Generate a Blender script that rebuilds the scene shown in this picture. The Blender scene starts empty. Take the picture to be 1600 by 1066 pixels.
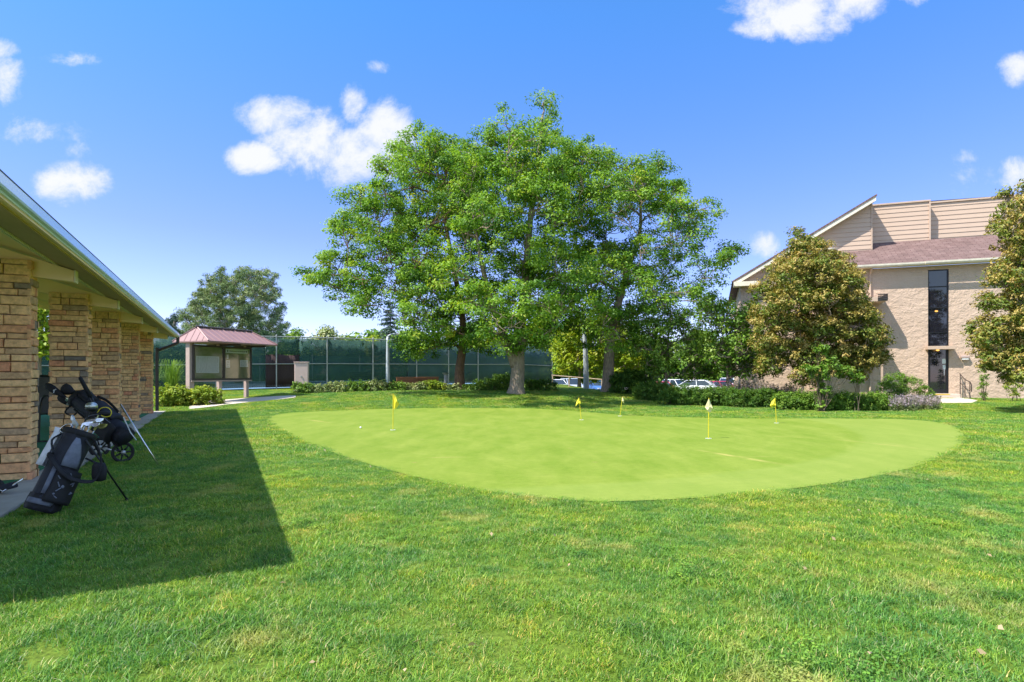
import bpy, math, random
import numpy as np
from mathutils import Vector, Matrix, Euler

random.seed(7)
RNG = np.random.default_rng(7)
scene = bpy.context.scene
COL = scene.collection
R_ = math.radians

# ------------------------------------------------------------------ frame of reference
# camera at (0,0,1.3) looking along +Y; picture 1600x1066, focal 900 px, horizon at row 585
CH, F, HZ = 1.3, 900.0, 585.0


def P(px, py, Y):
    return Vector(((px - 800) / F * Y, Y, CH - (py - HZ) / F * Y))


# ------------------------------------------------------------------ terrain
GX = [-60, -24, -14, -10, -5, 0, 4, 8, 13, 20, 32, 60]
GY = [-30, 14, 20, 23, 27, 34, 46, 58, 400]
GZ = {
    -60: [0, 0, .00, .05, .2, .45, .5, .5, .5],
    -24: [0, 0, .00, .08, .25, .45, .5, .5, .5],
    -14: [0, 0, .00, .08, .2, .45, .5, .5, .5],
    -10: [0, 0, .03, .20, .42, .5, .5, .5, .5],
    -5: [0, 0, .0, .20, .5, .52, .55, .5, .5],
    0: [0, 0, 0, .16, .5, .52, .6, .4, .4],
    4: [0, 0, 0, .10, .42, .45, .5, -.7, -.9],
    8: [0, 0, 0, .05, .2, .1, -.5, -.9, -.9],
    13: [0, 0, 0, .04, .1, 0, -.6, -.9, -.9],
    20: [0, 0, .02, .1, .15, .1, -.5, -.9, -.9],
    32: [0, .05, .1, .15, .2, .2, -.2, -.6, -.9],
    60: [0, .1, .15, .2, .2, .2, -.2, -.6, -.9],
}
GA = np.array([GZ[x] for x in GX], float)
GXa, GYa = np.array(GX, float), np.array(GY, float)


def gnp(x, y):
    x = np.clip(np.asarray(x, float), GXa[0], GXa[-1] - 1e-6)
    y = np.clip(np.asarray(y, float), GYa[0], GYa[-1] - 1e-6)
    i = np.clip(np.searchsorted(GXa, x, 'right') - 1, 0, len(GX) - 2)
    j = np.clip(np.searchsorted(GYa, y, 'right') - 1, 0, len(GY) - 2)
    a = (x - GXa[i]) / (GXa[i + 1] - GXa[i])
    b = (y - GYa[j]) / (GYa[j + 1] - GYa[j])
    a = a * a * (3 - 2 * a)
    b = b * (0.5 + b * (1.5 - b)) if False else b * b * (3 - 2 * b) * .6 + b * .4
    return (GA[i, j] * (1 - a) * (1 - b) + GA[i + 1, j] * a * (1 - b) + GA[i, j + 1] * (1 - a) * b + GA[i + 1, j + 1] * a * b)


def g(x, y):
    return float(gnp(x, y))


def pg(px, py):
    """pixel -> point of the terrain it shows"""
    Y = 1.8
    while Y < 300:
        X = (px - 800) / F * Y
        if CH - (py - HZ) / F * Y <= g(X, Y):
            return Vector((X, Y, g(X, Y)))
        Y += 0.02 if Y < 40 else .2
    return Vector(((px - 800) / F * 60, 60, 0))


def at(px, Y, dz=0.0):
    X = (px - 800) / F * Y
    return Vector((X, Y, g(X, Y) + dz))


# ------------------------------------------------------------------ object helpers
def tag(o, label=None, cat=None, group=None, kind=None):
    if label: o['label'] = label
    if cat: o['category'] = cat
    if group: o['group'] = group
    if kind: o['kind'] = kind
    return o


def thing(name, label, cat, loc, group=None, rz=0.0):
    o = bpy.data.objects.new(name, None)
    o.empty_display_size = .2
    COL.objects.link(o)
    o.location = loc
    o.rotation_euler = (0, 0, rz)
    return tag(o, label, cat, group)


def wloc(o):
    p = Vector((0, 0, 0))
    while o is not None:
        p += Vector(o.location)
        o = o.parent
    return p


def np_mesh(name, V, Fc, mat, parent=None, loc=None, smooth=False, var=None, local=False):
    """V (n,3) array in world coordinates, Fc (m,k) array"""
    V = np.asarray(V, np.float32)
    Fc = np.asarray(Fc, np.int32)
    me = bpy.data.meshes.new(name)
    o = bpy.data.objects.new(name, me)
    COL.objects.link(o)
    if parent is not None:
        o.parent = parent
        off = Vector((0, 0, 0)) if local else wloc(parent)
    else:
        off = Vector(loc) if loc is not None else Vector((0, 0, 0))
        o.location = off
    V = V - np.array(off, np.float32)
    m, k = Fc.shape
    me.vertices.add(len(V))
    me.vertices.foreach_set('co', V.ravel())
    me.loops.add(m * k)
    me.loops.foreach_set('vertex_index', Fc.ravel())
    me.polygons.add(m)
    me.polygons.foreach_set('loop_start', np.arange(0, m * k, k, dtype=np.int32))
    me.polygons.foreach_set('loop_total', np.full(m, k, np.int32))
    if smooth:
        me.polygons.foreach_set('use_smooth', np.ones(m, bool))
    if var is not None:
        a = me.attributes.new('var', 'FLOAT', 'FACE')
        a.data.foreach_set('value', np.asarray(var, np.float32))
    me.update()
    me.validate()
    if mat: me.materials.append(mat)
    return o


class MB:
    """collects faces and links them as one mesh object"""

    def __init__(self):
        self.v, self.f, self.var, self.cv = [], [], [], 0.5

    def add(self, vs, fs):
        b = len(self.v)
        self.v += [tuple(p) for p in vs]
        for f in fs:
            self.f.append([b + i for i in f])
            self.var.append(self.cv)
        return self

    def box(self, lo, hi, fr=None):
        """lo/hi corners in frame fr=(origin, ex, ey, ez) or world"""
        pts = [(x, y, z) for z in (lo[2], hi[2]) for y in (lo[1], hi[1]) for x in (lo[0], hi[0])]
        if fr is not None:
            o, ex, ey, ez = fr
            pts = [o + ex * p[0] + ey * p[1] + ez * p[2] for p in pts]
        return self.add(pts, [(0, 2, 3, 1), (4, 5, 7, 6), (0, 1, 5, 4), (2, 6, 7, 3), (0, 4, 6, 2), (1, 3, 7, 5)])

    def tube(self, pts, rad, n=8, cap=True, flat=1.0, up=None):
        pts = [Vector(p) for p in pts]
        if not hasattr(rad, '__len__'): rad = [rad] * len(pts)
        t0 = (pts[1] - pts[0]).normalized()
        u = Vector(up) if up is not None else (Vector((0, 0, 1)) if abs(t0.z) < .9 else Vector((1, 0, 0)))
        u = (u - t0 * u.dot(t0)).normalized()
        vs = []
        for i, p in enumerate(pts):
            t = (pts[min(i + 1, len(pts) - 1)] - pts[max(i - 1, 0)]).normalized()
            u = (u - t * u.dot(t))
            u = u.normalized() if u.length > 1e-6 else t.orthogonal().normalized()
            w = t.cross(u)
            for k in range(n):
                a = 2 * math.pi * k / n
                vs.append(p + u * (rad[i] * math.cos(a)) + w * (rad[i] * flat * math.sin(a)))
        fs = []
        for i in range(len(pts) - 1):
            for k in range(n):
                k2 = (k + 1) % n
                fs.append((i * n + k, i * n + k2, (i + 1) * n + k2, (i + 1) * n + k))
        if cap:
            fs.append(tuple(range(n - 1, -1, -1)))
            fs.append(tuple((len(pts) - 1) * n + k for k in range(n)))
        return self.add(vs, fs)

    def prism(self, poly, d):
        """poly: list of Vectors (planar), extruded by the vector d"""
        n = len(poly)
        d = Vector(d)
        vs = [Vector(p) for p in poly] + [Vector(p) + d for p in poly]
        fs = [tuple(range(n - 1, -1, -1)), tuple(range(n, 2 * n))]
        for i in range(n):
            j = (i + 1) % n
            fs.append((i, j, n + j, n + i))
        return self.add(vs, fs)

    def ball(self, c, r, n=10, m=7, sc=(1, 1, 1), fr=None):
        vs, fs = [], []
        c = Vector(c)
        for i in range(m + 1):
            th = math.pi * i / m
            for k in range(n):
                a = 2 * math.pi * k / n
                q = (r * sc[0] * math.sin(th) * math.cos(a), r * sc[1] * math.sin(th) * math.sin(a), r * sc[2] * math.cos(th))
                vs.append(c + (fr[0] * q[0] + fr[1] * q[1] + fr[2] * q[2] if fr else Vector(q)))
        for i in range(m):
            for k in range(n):
                k2 = (k + 1) % n
                fs.append((i * n + k, (i + 1) * n + k, (i + 1) * n + k2, i * n + k2))
        return self.add(vs, fs)

    def build(self, name, mat, parent=None, loc=None, smooth=False, bevel=0, local=False, var=False):
        me = bpy.data.meshes.new(name)
        o = bpy.data.objects.new(name, me)
        COL.objects.link(o)
        if parent is not None:
            o.parent = parent
            off = Vector((0, 0, 0)) if local else wloc(parent)
        else:
            off = Vector(loc) if loc is not None else Vector((0, 0, 0))
            o.location = off
        me.from_pydata([(p[0] - off.x, p[1] - off.y, p[2] - off.z) for p in self.v], [], self.f)
        if var:
            a = me.attributes.new('var', 'FLOAT', 'FACE')
            a.data.foreach_set('value', np.asarray(self.var, np.float32))
        if smooth:
            me.polygons.foreach_set('use_smooth', np.ones(len(me.polygons), bool))
        me.update()
        if mat: me.materials.append(mat)
        if bevel:
            b = o.modifiers.new('bevel', 'BEVEL')
            b.width, b.segments, b.limit_method, b.angle_limit = bevel, 2, 'ANGLE', R_(40)
        return o


def smooth_line(pts, n=6):
    """Catmull-Rom through pts"""
    pts = [Vector(p) for p in pts]
    q = [pts[0] * 2 - pts[1]] + pts + [pts[-1] * 2 - pts[-2]]
    out = []
    for i in range(1, len(q) - 2):
        for k in range(n):
            t = k / n
            a, b, c, d = q[i - 1], q[i], q[i + 1], q[i + 2]
            out.append(.5 * ((2 * b) + (c - a) * t + (2 * a - 5 * b + 4 * c - d) * t * t + (3 * b - a - 3 * c + d) * t ** 3))
    out.append(pts[-1])
    return out


# ------------------------------------------------------------------ materials
def newmat(name):
    m = bpy.data.materials.new(name)
    m.use_nodes = True
    nt = m.node_tree
    nt.nodes.clear()
    out = nt.nodes.new('ShaderNodeOutputMaterial')
    return m, nt, out


def L(nt, a, b):
    nt.links.new(a, b)


def ramp(nt, fac, stops):
    r = nt.nodes.new('ShaderNodeValToRGB')
    e = r.color_ramp.elements
    while len(e) < len(stops): e.new(.5)
    for i, (p, c) in enumerate(stops):
        e[i].position = p
        e[i].color = (*c, 1)
    L(nt, fac, r.inputs[0])
    return r.outputs[0]


def noise(nt, scale, detail=4, rough=.55, vec=None, stretch=None):
    n = nt.nodes.new('ShaderNodeTexNoise')
    n.inputs['Scale'].default_value = scale
    n.inputs['Detail'].default_value = detail
    n.inputs['Roughness'].default_value = rough
    if vec is None: vec = nt.nodes.new('ShaderNodeNewGeometry').outputs['Position']
    if stretch:
        mp = nt.nodes.new('ShaderNodeMapping')
        mp.inputs['Scale'].default_value = stretch
        L(nt, vec, mp.inputs['Vector'])
        vec = mp.outputs[0]
    L(nt, vec, n.inputs['Vector'])
    return n.outputs['Fac']


def mixc(nt, fac, a, b, mode='MIX'):
    m = nt.nodes.new('ShaderNodeMix')
    m.data_type, m.blend_type = 'RGBA', mode
    for s, v in ((m.inputs[0], fac), (m.inputs[6], a), (m.inputs[7], b)):
        if hasattr(v, 'is_output'):
            L(nt, v, s)
        elif isinstance(v, (int, float)):
            s.default_value = v
        else:
            s.default_value = (*v, 1)
    return m.outputs[2]


def math_(nt, op, a, b=None, clamp=False):
    m = nt.nodes.new('ShaderNodeMath')
    m.operation = op
    m.use_clamp = clamp
    for s, v in ((m.inputs[0], a), (m.inputs[1], b)):
        if v is None: continue
        if hasattr(v, 'is_output'):
            L(nt, v, s)
        else:
            s.default_value = v
    return m.outputs[0]


def bumpn(nt, h, strength, dist=.02):
    b = nt.nodes.new('ShaderNodeBump')
    b.inputs['Strength'].default_value = strength
    b.inputs['Distance'].default_value = dist
    L(nt, h, b.inputs['Height'])
    return b.outputs[0]


def principled(nt, out, color, rough=.6, metal=0.0, spec=.4, normal=None):
    p = nt.nodes.new('ShaderNodeBsdfPrincipled')
    if hasattr(color, 'is_output'):
        L(nt, color, p.inputs['Base Color'])
    else:
        p.inputs['Base Color'].default_value = (*color, 1)
    if hasattr(rough, 'is_output'):
        L(nt, rough, p.inputs['Roughness'])
    else:
        p.inputs['Roughness'].default_value = rough
    p.inputs['Metallic'].default_value = metal
    p.inputs['Specular IOR Level'].default_value = spec
    if normal is not None: L(nt, normal, p.inputs['Normal'])
    if out is not None: L(nt, p.outputs[0], out.inputs[0])
    return p


def pbr(name, c, rough=.6, metal=0.0, spec=.4, c2=None, scale=6.0, bump=0.0, bscale=60.0, stretch=None, bdist=.01):
    m, nt, out = newmat(name)
    c2 = c2 or tuple(x * .78 for x in c)
    col = ramp(nt, noise(nt, scale, 5, .6, stretch=stretch), [(.3, c2), (.68, c)])
    nrm = bumpn(nt, noise(nt, bscale, 4, .6, stretch=stretch), bump, bdist) if bump else None
    principled(nt, out, col, rough, metal, spec, nrm)
    return m


def attr_var(nt):
    a = nt.nodes.new('ShaderNodeAttribute')
    a.attribute_name = 'var'
    return a.outputs['Fac']


def leafmat(name, stops, trans=.3, patch=.5, patchscale=.6, tint=(.6, .75, .5), gloss=.25):
    m, nt, out = newmat(name)
    c = ramp(nt, attr_var(nt), stops)
    n = noise(nt, patchscale, 3)
    f = ramp(nt, n, [(.35, (0, 0, 0)), (.65, (1, 1, 1))])
    c2 = mixc(nt, 1.0, c, tint, 'MULTIPLY')
    c = mixc(nt, math_(nt, 'MULTIPLY', f, patch), c, c2)
    p = principled(nt, None, c, .5, 0, gloss)
    t = nt.nodes.new('ShaderNodeBsdfTranslucent')
    tc = mixc(nt, 1.0, c, (1.15, 1.1, .5), 'MULTIPLY')
    L(nt, tc, t.inputs[0])
    mx = nt.nodes.new('ShaderNodeMixShader')
    mx.inputs[0].default_value = trans
    L(nt, p.outputs[0], mx.inputs[1])
    L(nt, t.outputs[0], mx.inputs[2])
    L(nt, mx.outputs[0], out.inputs[0])
    return m


M = {}
M['leaf_ash'] = leafmat('ash_leaf', [(0, (.055, .145, .02)), (.5, (.175, .335, .034)), (.85, (.31, .475, .05)), (1, (.42, .47, .055))], trans=.42, patch=.35)
M['leaf_dark'] = leafmat('dark_leaf', [(0, (.05, .12, .02)), (.6, (.11, .22, .03)), (1, (.2, .3, .045))], trans=.38)
M['leaf_yellow'] = leafmat('yellow_leaf', [(0, (.18, .28, .02)), (.6, (.34, .44, .026)), (1, (.48, .45, .035))], trans=.42)
M['leaf_lime'] = leafmat('lime_leaf', [(0, (.15, .24, .026)), (.6, (.32, .42, .04)), (1, (.5, .48, .06))], trans=.35)
M['leaf_bush'] = leafmat('bush_leaf', [(0, (.08, .17, .022)), (.6, (.17, .30, .036)), (1, (.28, .38, .06))])
M['leaf_sage'] = leafmat('sage_leaf', [(0, (.15, .21, .06)), (.6, (.30, .36, .13)), (1, (.46, .44, .24))], trans=.25)
M['leaf_purple'] = leafmat('purple_flower', [(0, (.26, .22, .24)), (.5, (.42, .34, .40)), (1, (.55, .46, .48))], trans=.3, tint=(.8, .8, .8))
M['leaf_rust'] = leafmat('rust_leaf', [(0, (.18, .20, .04)), (.35, (.34, .29, .07)), (.7, (.48, .35, .105)), (1, (.58, .41, .16))], trans=.25, patch=.35)
M['leaf_rustgreen'] = leafmat('green_inner_leaf', [(0, (.09, .15, .022)), (.6, (.20, .24, .04)), (1, (.33, .32, .07))], trans=.3)
M['needle'] = leafmat('pine_needle', [(0, (.10, .16, .065)), (.5, (.21, .29, .11)), (1, (.38, .41, .18))], trans=.1)
M['needle_blue'] = leafmat('spruce_needle', [(0, (.045, .085, .055)), (.6, (.08, .135, .095)), (1, (.13, .19, .14))], trans=.08)
M['bark'] = pbr('grey_bark', (.37, .29, .215), .9, c2=(.16, .12, .09), scale=9, bump=.9, bscale=14, stretch=(3, 3, .6), bdist=.04)
M['bark_red'] = pbr('reddish_bark', (.24, .135, .08), .9, c2=(.10, .055, .035), scale=9, bump=.9, bscale=14, stretch=(3, 3, .6), bdist=.04)
M['stem'] = pbr('brown_stem', (.13, .10, .065), .9)
M['twig'] = pbr('dead_twig', (.34, .28, .22), .9, c2=(.2, .16, .12))
M['white_paint'] = pbr('pale_grey_metal', (.44, .48, .52), .5, c2=(.36, .40, .44), scale=3)
M['galv'] = pbr('galvanised_steel', (.45, .45, .44), .45, .3, c2=(.34, .34, .33), scale=8)
M['black_plastic'] = pbr('black_plastic', (.012, .012, .014), .4)
M['black_cloth'] = pbr('black_nylon', (.013, .013, .018), .75, c2=(.007, .007, .01), scale=14, bump=.4, bscale=160, bdist=.002)
M['navy_cloth'] = pbr('navy_nylon', (.018, .02, .034), .7, c2=(.009, .01, .018), scale=14, bump=.4, bscale=160, bdist=.002)
M['grey_cloth'] = pbr('grey_nylon', (.16, .18, .24), .7, c2=(.09, .1, .14), scale=12, bump=.3, bscale=160, bdist=.002)
M['white_cloth'] = pbr('white_towel', (.74, .74, .78), .95, c2=(.62, .62, .66), scale=20, bump=.5, bscale=220, bdist=.003)
M['chrome'] = pbr('polished_steel', (.72, .72, .74), .22, 1.0, c2=(.6, .6, .62))
M['dull_steel'] = pbr('brushed_steel', (.5, .52, .5), .35, .9, c2=(.36, .38, .38))
M['yellow_cord'] = pbr('yellow_grip', (.62, .5, .02), .5)
M['concrete'] = pbr('concrete', (.40, .37, .33), .9, c2=(.3, .28, .25), scale=3, bump=.3, bscale=40)
M['pale_concrete'] = pbr('pale_concrete', (.55, .47, .40), .9, c2=(.46, .4, .34), scale=3, bump=.2, bscale=40)
M['tan_paint'] = pbr('tan_painted_wood', (.90, .65, .40), .6, c2=(.85, .61, .37), scale=2)
M['white_trim'] = pbr('cream_trim', (.78, .71, .57), .55)
M['soffit'] = pbr('brown_soffit', (.42, .30, .19), .7, c2=(.37, .26, .165))
M['gutter'] = pbr('pale_painted_gutter', (.64, .78, .90), .3, .45, .6, c2=(.58, .72, .84), scale=1.2)
M['dark_edge'] = pbr('dark_drip_edge', (.06, .055, .05), .5)
M['shingle_grey'] = pbr('grey_shingle', (.14, .13, .12), .9, c2=(.08, .075, .07), scale=20)
M['turf_mat'] = pbr('green_mat', (.01, .16, .065), .95, c2=(.008, .12, .05), scale=6, bump=.4, bscale=200)
M['grey_board'] = pbr('dark_grey_board', (.075, .07, .072), .7)
M['brown_post'] = pbr('mauve_brown_post', (.47, .35, .315), .65, c2=(.4, .3, .265), scale=5)
M['brown_dark'] = pbr('dark_brown_metal', (.06, .045, .04), .5)
M['roof_mauve'] = pbr('mauve_metal_roof', (.31, .175, .17), .45, .1, .5, c2=(.275, .155, .15), scale=2)
M['board_green'] = pbr('olive_pinboard', (.24, .26, .12), .85, c2=(.18, .2, .09), scale=6)
M['paper'] = pbr('white_paper', (.70, .74, .70), .8, c2=(.6, .65, .62), scale=30)
M['ink'] = pbr('dark_ink', (.03, .03, .03), .8)
M['cabinet'] = pbr('pinkish_cabinet', (.66, .47, .43), .5, c2=(.61, .44, .40), scale=2)
M['wood_orange'] = pbr('orange_stained_wood', (.36, .14, .06), .7, c2=(.26, .1, .045), scale=10, stretch=(1, 1, 8))
M['wood_dark'] = pbr('dark_wood', (.08, .055, .045), .7)
M['court'] = pbr('blue_court', (.13, .23, .33), .8, c2=(.11, .2, .3), scale=2)
M['asphalt'] = pbr('asphalt', (.06, .06, .06), .9, c2=(.045, .045, .045), scale=8)
M['siding'] = pbr('tan_siding', (.50, .37, .28), .7, c2=(.475, .35, .265), scale=2)
M['black_frame'] = pbr('black_window_frame', (.012, .012, .015), .35)
M['iron'] = pbr('dark_iron', (.05, .035, .03), .5)
M['yellow_nose'] = pbr('yellow_step_edge', (.55, .38, .06), .8)
M['flag_yellow'] = pbr('yellow_pennant', (.75, .62, .03), .7)
M['flag_pale'] = pbr('faded_pennant', (.72, .66, .34), .7)
M['pole_yellow'] = pbr('yellow_rod', (.72, .58, .02), .4)
M['ball_white'] = pbr('white_ball', (.8, .8, .8), .4)
M['tyre'] = pbr('black_tyre', (.014, .014, .014), .7)
M['rubber_hub'] = pbr('silver_hub', (.5, .5, .5), .35, .6)
M['mulch'] = pbr('brown_mulch', (.16, .10, .06), .95, c2=(.07, .045, .03), scale=14, bump=.8, bscale=40)
M['red_lens'] = pbr('red_lens', (.35, .01, .01), .2)
M['lamp_lens'] = pbr('clear_lens', (.7, .7, .68), .15)


def glassmat(name, tint=(.02, .025, .03), rough=.03, alpha=None):
    m, nt, out = newmat(name)
    p = principled(nt, None, tint, rough, 0, .9)
    if alpha is None:
        L(nt, p.outputs[0], out.inputs[0])
    else:
        tr = nt.nodes.new('ShaderNodeBsdfTransparent')
        mx = nt.nodes.new('ShaderNodeMixShader')
        mx.inputs[0].default_value = alpha
        L(nt, tr.outputs[0], mx.inputs[1])
        gl = nt.nodes.new('ShaderNodeBsdfGlossy')
        gl.inputs['Roughness'].default_value = rough
        L(nt, gl.outputs[0], mx.inputs[2])
        L(nt, mx.outputs[0], out.inputs[0])
    return m


M['glass_dark'] = glassmat('dark_window_glass', (.012, .012, .018))
M['glass_car'] = glassmat('car_glass', (.02, .03, .04))
M['glass_clear'] = glassmat('clear_glass', rough=.05, alpha=.16)


def lawnmat():
    m, nt, out = newmat('lawn_soil')
    n1 = noise(nt, .7, 4)
    n2 = noise(nt, 35, 4)
    c = ramp(nt, n1, [(.3, (.09, .16, .02)), (.55, (.13, .19, .028)), (.75, (.19, .2, .05))])
    c = mixc(nt, 1.0, c, ramp(nt, n2, [(.3, (.5, .5, .45)), (.7, (1.1, 1.1, 1.0))]), 'MULTIPLY')
    principled(nt, out, c, .9, 0, .1, bumpn(nt, n2, .6, .03))
    return m


def greenmat():
    m, nt, out = newmat('mown_putting_turf')
    n1 = noise(nt, .45, 4)
    n3 = noise(nt, 2.2, 4, .6, stretch=(1, .35, 1))
    n2 = noise(nt, 90, 3)
    c = ramp(nt, n1, [(.30, (.135, .20, .018)), (.55, (.16, .225, .025)), (.75, (.19, .24, .038))])
    c = mixc(nt, .5, c, ramp(nt, n3, [(.35, (.115, .185, .016)), (.65, (.20, .25, .042))]))
    c = mixc(nt, 1.0, c, ramp(nt, n2, [(.25, (.84, .84, .8)), (.75, (1.2, 1.16, 1.16))]), 'MULTIPLY')
    c = mixc(nt, 1.0, c, ramp(nt, noise(nt, 11, 6, .75, stretch=(.7, 1.6, 1)), [(.3, (.86, .88, .8)), (.7, (1.16, 1.13, 1.2))]), 'MULTIPLY')
    # faint arcs left by the mower: rings round a point on the fringe
    gm = nt.nodes.new('ShaderNodeNewGeometry')
    d = nt.nodes.new('ShaderNodeVectorMath')
    d.operation = 'DISTANCE'
    L(nt, gm.outputs['Position'], d.inputs[0])
    d.inputs[1].default_value = (1.0, 13.0, 0)
    ring = math_(nt, 'SINE', math_(nt, 'MULTIPLY', d.outputs['Value'], 3.4))
    ring = ramp(nt, math_(nt, 'ADD', math_(nt, 'MULTIPLY', ring, .5), math_(nt, 'MULTIPLY', n1, 1.0)), [(.72, (.98, .99, .97)), (.8, (1.07, 1.04, 1.15)), (.98, (1.0, 1.0, 1.0))])
    c = mixc(nt, .8, c, ring, 'MULTIPLY')
    # worn straw-coloured streaks
    w = noise(nt, 1.1, 3, .5, stretch=(.6, 3.2, 1))
    c = mixc(nt, ramp(nt, w, [(.68, (0, 0, 0)), (.8, (.5, .5, .5))]), c, (.34, .29, .09))
    pos = gm.outputs['Position']
    spx = nt.nodes.new('ShaderNodeSeparateXYZ')
    L(nt, pos, spx.inputs[0])

    def streak(ax, ay, bx, by, wd, amt):       # a worn line on the turf between two ground points
        ln = math.hypot(bx - ax, by - ay)
        dx, dy = (bx - ax) / ln, (by - ay) / ln
        rx, ry = math_(nt, 'SUBTRACT', spx.outputs[0], ax), math_(nt, 'SUBTRACT', spx.outputs[1], ay)
        al = math_(nt, 'ADD', math_(nt, 'MULTIPLY', rx, dx), math_(nt, 'MULTIPLY', ry, dy))
        ac = math_(nt, 'ABSOLUTE', math_(nt, 'SUBTRACT', math_(nt, 'MULTIPLY', rx, dy), math_(nt, 'MULTIPLY', ry, dx)))
        ac = math_(nt, 'SUBTRACT', 1.0, math_(nt, 'DIVIDE', ac, wd), True)
        en = math_(nt, 'MULTIPLY', math_(nt, 'MULTIPLY', al, 1.2, True), math_(nt, 'MULTIPLY', math_(nt, 'SUBTRACT', ln, al), 1.2, True))
        br = math_(nt, 'MULTIPLY', math_(nt, 'SUBTRACT', noise(nt, 3.0, 4), .32), 4.0, True)
        return math_(nt, 'MULTIPLY', math_(nt, 'MULTIPLY', ac, en), math_(nt, 'MULTIPLY', br, amt))
    for (a, b, wd, amt) in STREAKS:
        c = mixc(nt, streak(a.x, a.y, b.x, b.y, wd, amt), c, (.42, .33, .11))
    # the outer passes of the mower run round a circle and leave a paler band outside it
    d2 = nt.nodes.new('ShaderNodeVectorMath')
    d2.operation = 'DISTANCE'
    L(nt, pos, d2.inputs[0])
    d2.inputs[1].default_value = (ARC[0], ARC[1], 0)
    band = math_(nt, 'SUBTRACT', d2.outputs['Value'], ARC[2])
    band = math_(nt, 'MULTIPLY', math_(nt, 'ADD', band, math_(nt, 'MULTIPLY', n1, .25)), 5.0, True)
    c = mixc(nt, math_(nt, 'MULTIPLY', band, .35), c, (.22, .275, .06))
    # ball marks
    vo = nt.nodes.new('ShaderNodeTexVoronoi')
    vo.inputs['Scale'].default_value = 1.1
    L(nt, pos, vo.inputs['Vector'])
    c = mixc(nt, ramp(nt, vo.outputs['Distance'], [(.03, (.5, .5, .5)), (.06, (0, 0, 0))]), c, (.24, .21, .06))
    principled(nt, out, c, .85, 0, .15, bumpn(nt, n2, .35, .008))
    return m


def blademat():
    m, nt, out = newmat('grass_blade')
    c = ramp(nt, attr_var(nt), [(0, (.08, .20, .034)), (.5, (.18, .36, .045)), (.8, (.29, .46, .055)), (.88, (.56, .50, .17)), (1, (.62, .52, .27))])
    tn = nt.nodes.new('ShaderNodeAttribute')
    tn.attribute_type = 'INSTANCER'
    tn.attribute_name = 'tone'
    c = mixc(nt, 1.0, c, ramp(nt, tn.outputs['Fac'], [(0, (.62, .78, 1.05)), (.45, (1, 1, 1)), (.85, (1.3, 1.12, .85)), (1, (1.75, 1.3, 1.3))]), 'MULTIPLY')
    n = noise(nt, .55, 4, .6)
    c = mixc(nt, 1.0, c, ramp(nt, n, [(.30, (.62, .86, 1.15)), (.48, (1, 1, 1)), (.66, (1.45, 1.15, .75))]), 'MULTIPLY')
    n2 = noise(nt, 2.6, 4, .6)
    c = mixc(nt, 1.0, c, ramp(nt, n2, [(.3, (.6, .72, .85)), (.55, (1.05, 1.03, 1)), (.72, (1.45, 1.15, .9))]), 'MULTIPLY')
    n3 = noise(nt, 1.3, 5, .65)
    c = mixc(nt, ramp(nt, n3, [(.55, (0, 0, 0)), (.70, (.62, .62, .62))]), c, (.52, .44, .16))
    p = principled(nt, None, c, .45, 0, .28)
    t = nt.nodes.new('ShaderNodeBsdfTranslucent')
    L(nt, mixc(nt, 1.0, c, (1.2, 1.15, .6), 'MULTIPLY'), t.inputs[0])
    mx = nt.nodes.new('ShaderNodeMixShader')
    mx.inputs[0].default_value = .38
    L(nt, p.outputs[0], mx.inputs[1])
    L(nt, t.outputs[0], mx.inputs[2])
    L(nt, mx.outputs[0], out.inputs[0])
    return m


STREAKS = [(pg(1082, 703), pg(1245, 731), .10, .8), (pg(1190, 682), pg(1290, 686), .09, .5), (pg(1300, 687), pg(1482, 707), .10, .7), (pg(1370, 690), pg(1425, 700), .16, .4), (pg(470, 655), pg(520, 662), .12, .5)]
_a, _b, _c = pg(1345, 681), pg(1190, 735), pg(960, 757)


def circle3(a, b, c):
    ax, ay, bx, by, cx, cy = a.x, a.y, b.x, b.y, c.x, c.y
    d = 2 * (ax * (by - cy) + bx * (cy - ay) + cx * (ay - by))
    ux = ((ax * ax + ay * ay) * (by - cy) + (bx * bx + by * by) * (cy - ay) + (cx * cx + cy * cy) * (ay - by)) / d
    uy = ((ax * ax + ay * ay) * (cx - bx) + (bx * bx + by * by) * (ax - cx) + (cx * cx + cy * cy) * (bx - ax)) / d
    return ux, uy, math.hypot(ax - ux, ay - uy)


ARC = circle3(_a, _b, _c)
print('arc', ARC)
M['lawn'], M['green'], M['blade'] = lawnmat(), greenmat(), blademat()


def stonemat():
    m, nt, out = newmat('ledge_stone')
    c = ramp(nt, attr_var(nt), [(0, (.20, .17, .15)), (.12, (.36, .27, .20)), (.35, (.80, .475, .235)), (.6, (.90, .57, .29)), (.82, (.82, .43, .215)), (1, (.72, .32, .18))])
    n = noise(nt, 16, 5, .65)
    c = mixc(nt, 1.0, c, ramp(nt, n, [(.28, (.55, .55, .56)), (.6, (1, 1, 1)), (.8, (1.15, 1.12, 1.05))]), 'MULTIPLY')
    principled(nt, out, c, .9, 0, .2, bumpn(nt, noise(nt, 28, 5, .7), .9, .015))
    return m


M['stone'] = stonemat()
M['mortar'] = pbr('brown_mortar', (.17, .12, .08), .95, scale=20)


def stuccomat():
    m, nt, out = newmat('rough_stucco')
    n = noise(nt, 1.2, 5, .6)
    c = ramp(nt, n, [(.3, (.50, .37, .28)), (.7, (.55, .41, .315))])
    n1 = noise(nt, 3.6, 4, .6, stretch=(1, 1, 1.25))
    n2 = noise(nt, 12, 4, .6)
    h = math_(nt, 'ADD', n1, math_(nt, 'MULTIPLY', n2, .45))
    principled(nt, out, c, .9, 0, .15, bumpn(nt, h, .6, .10))
    return m


M['stucco'] = stuccomat()


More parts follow.
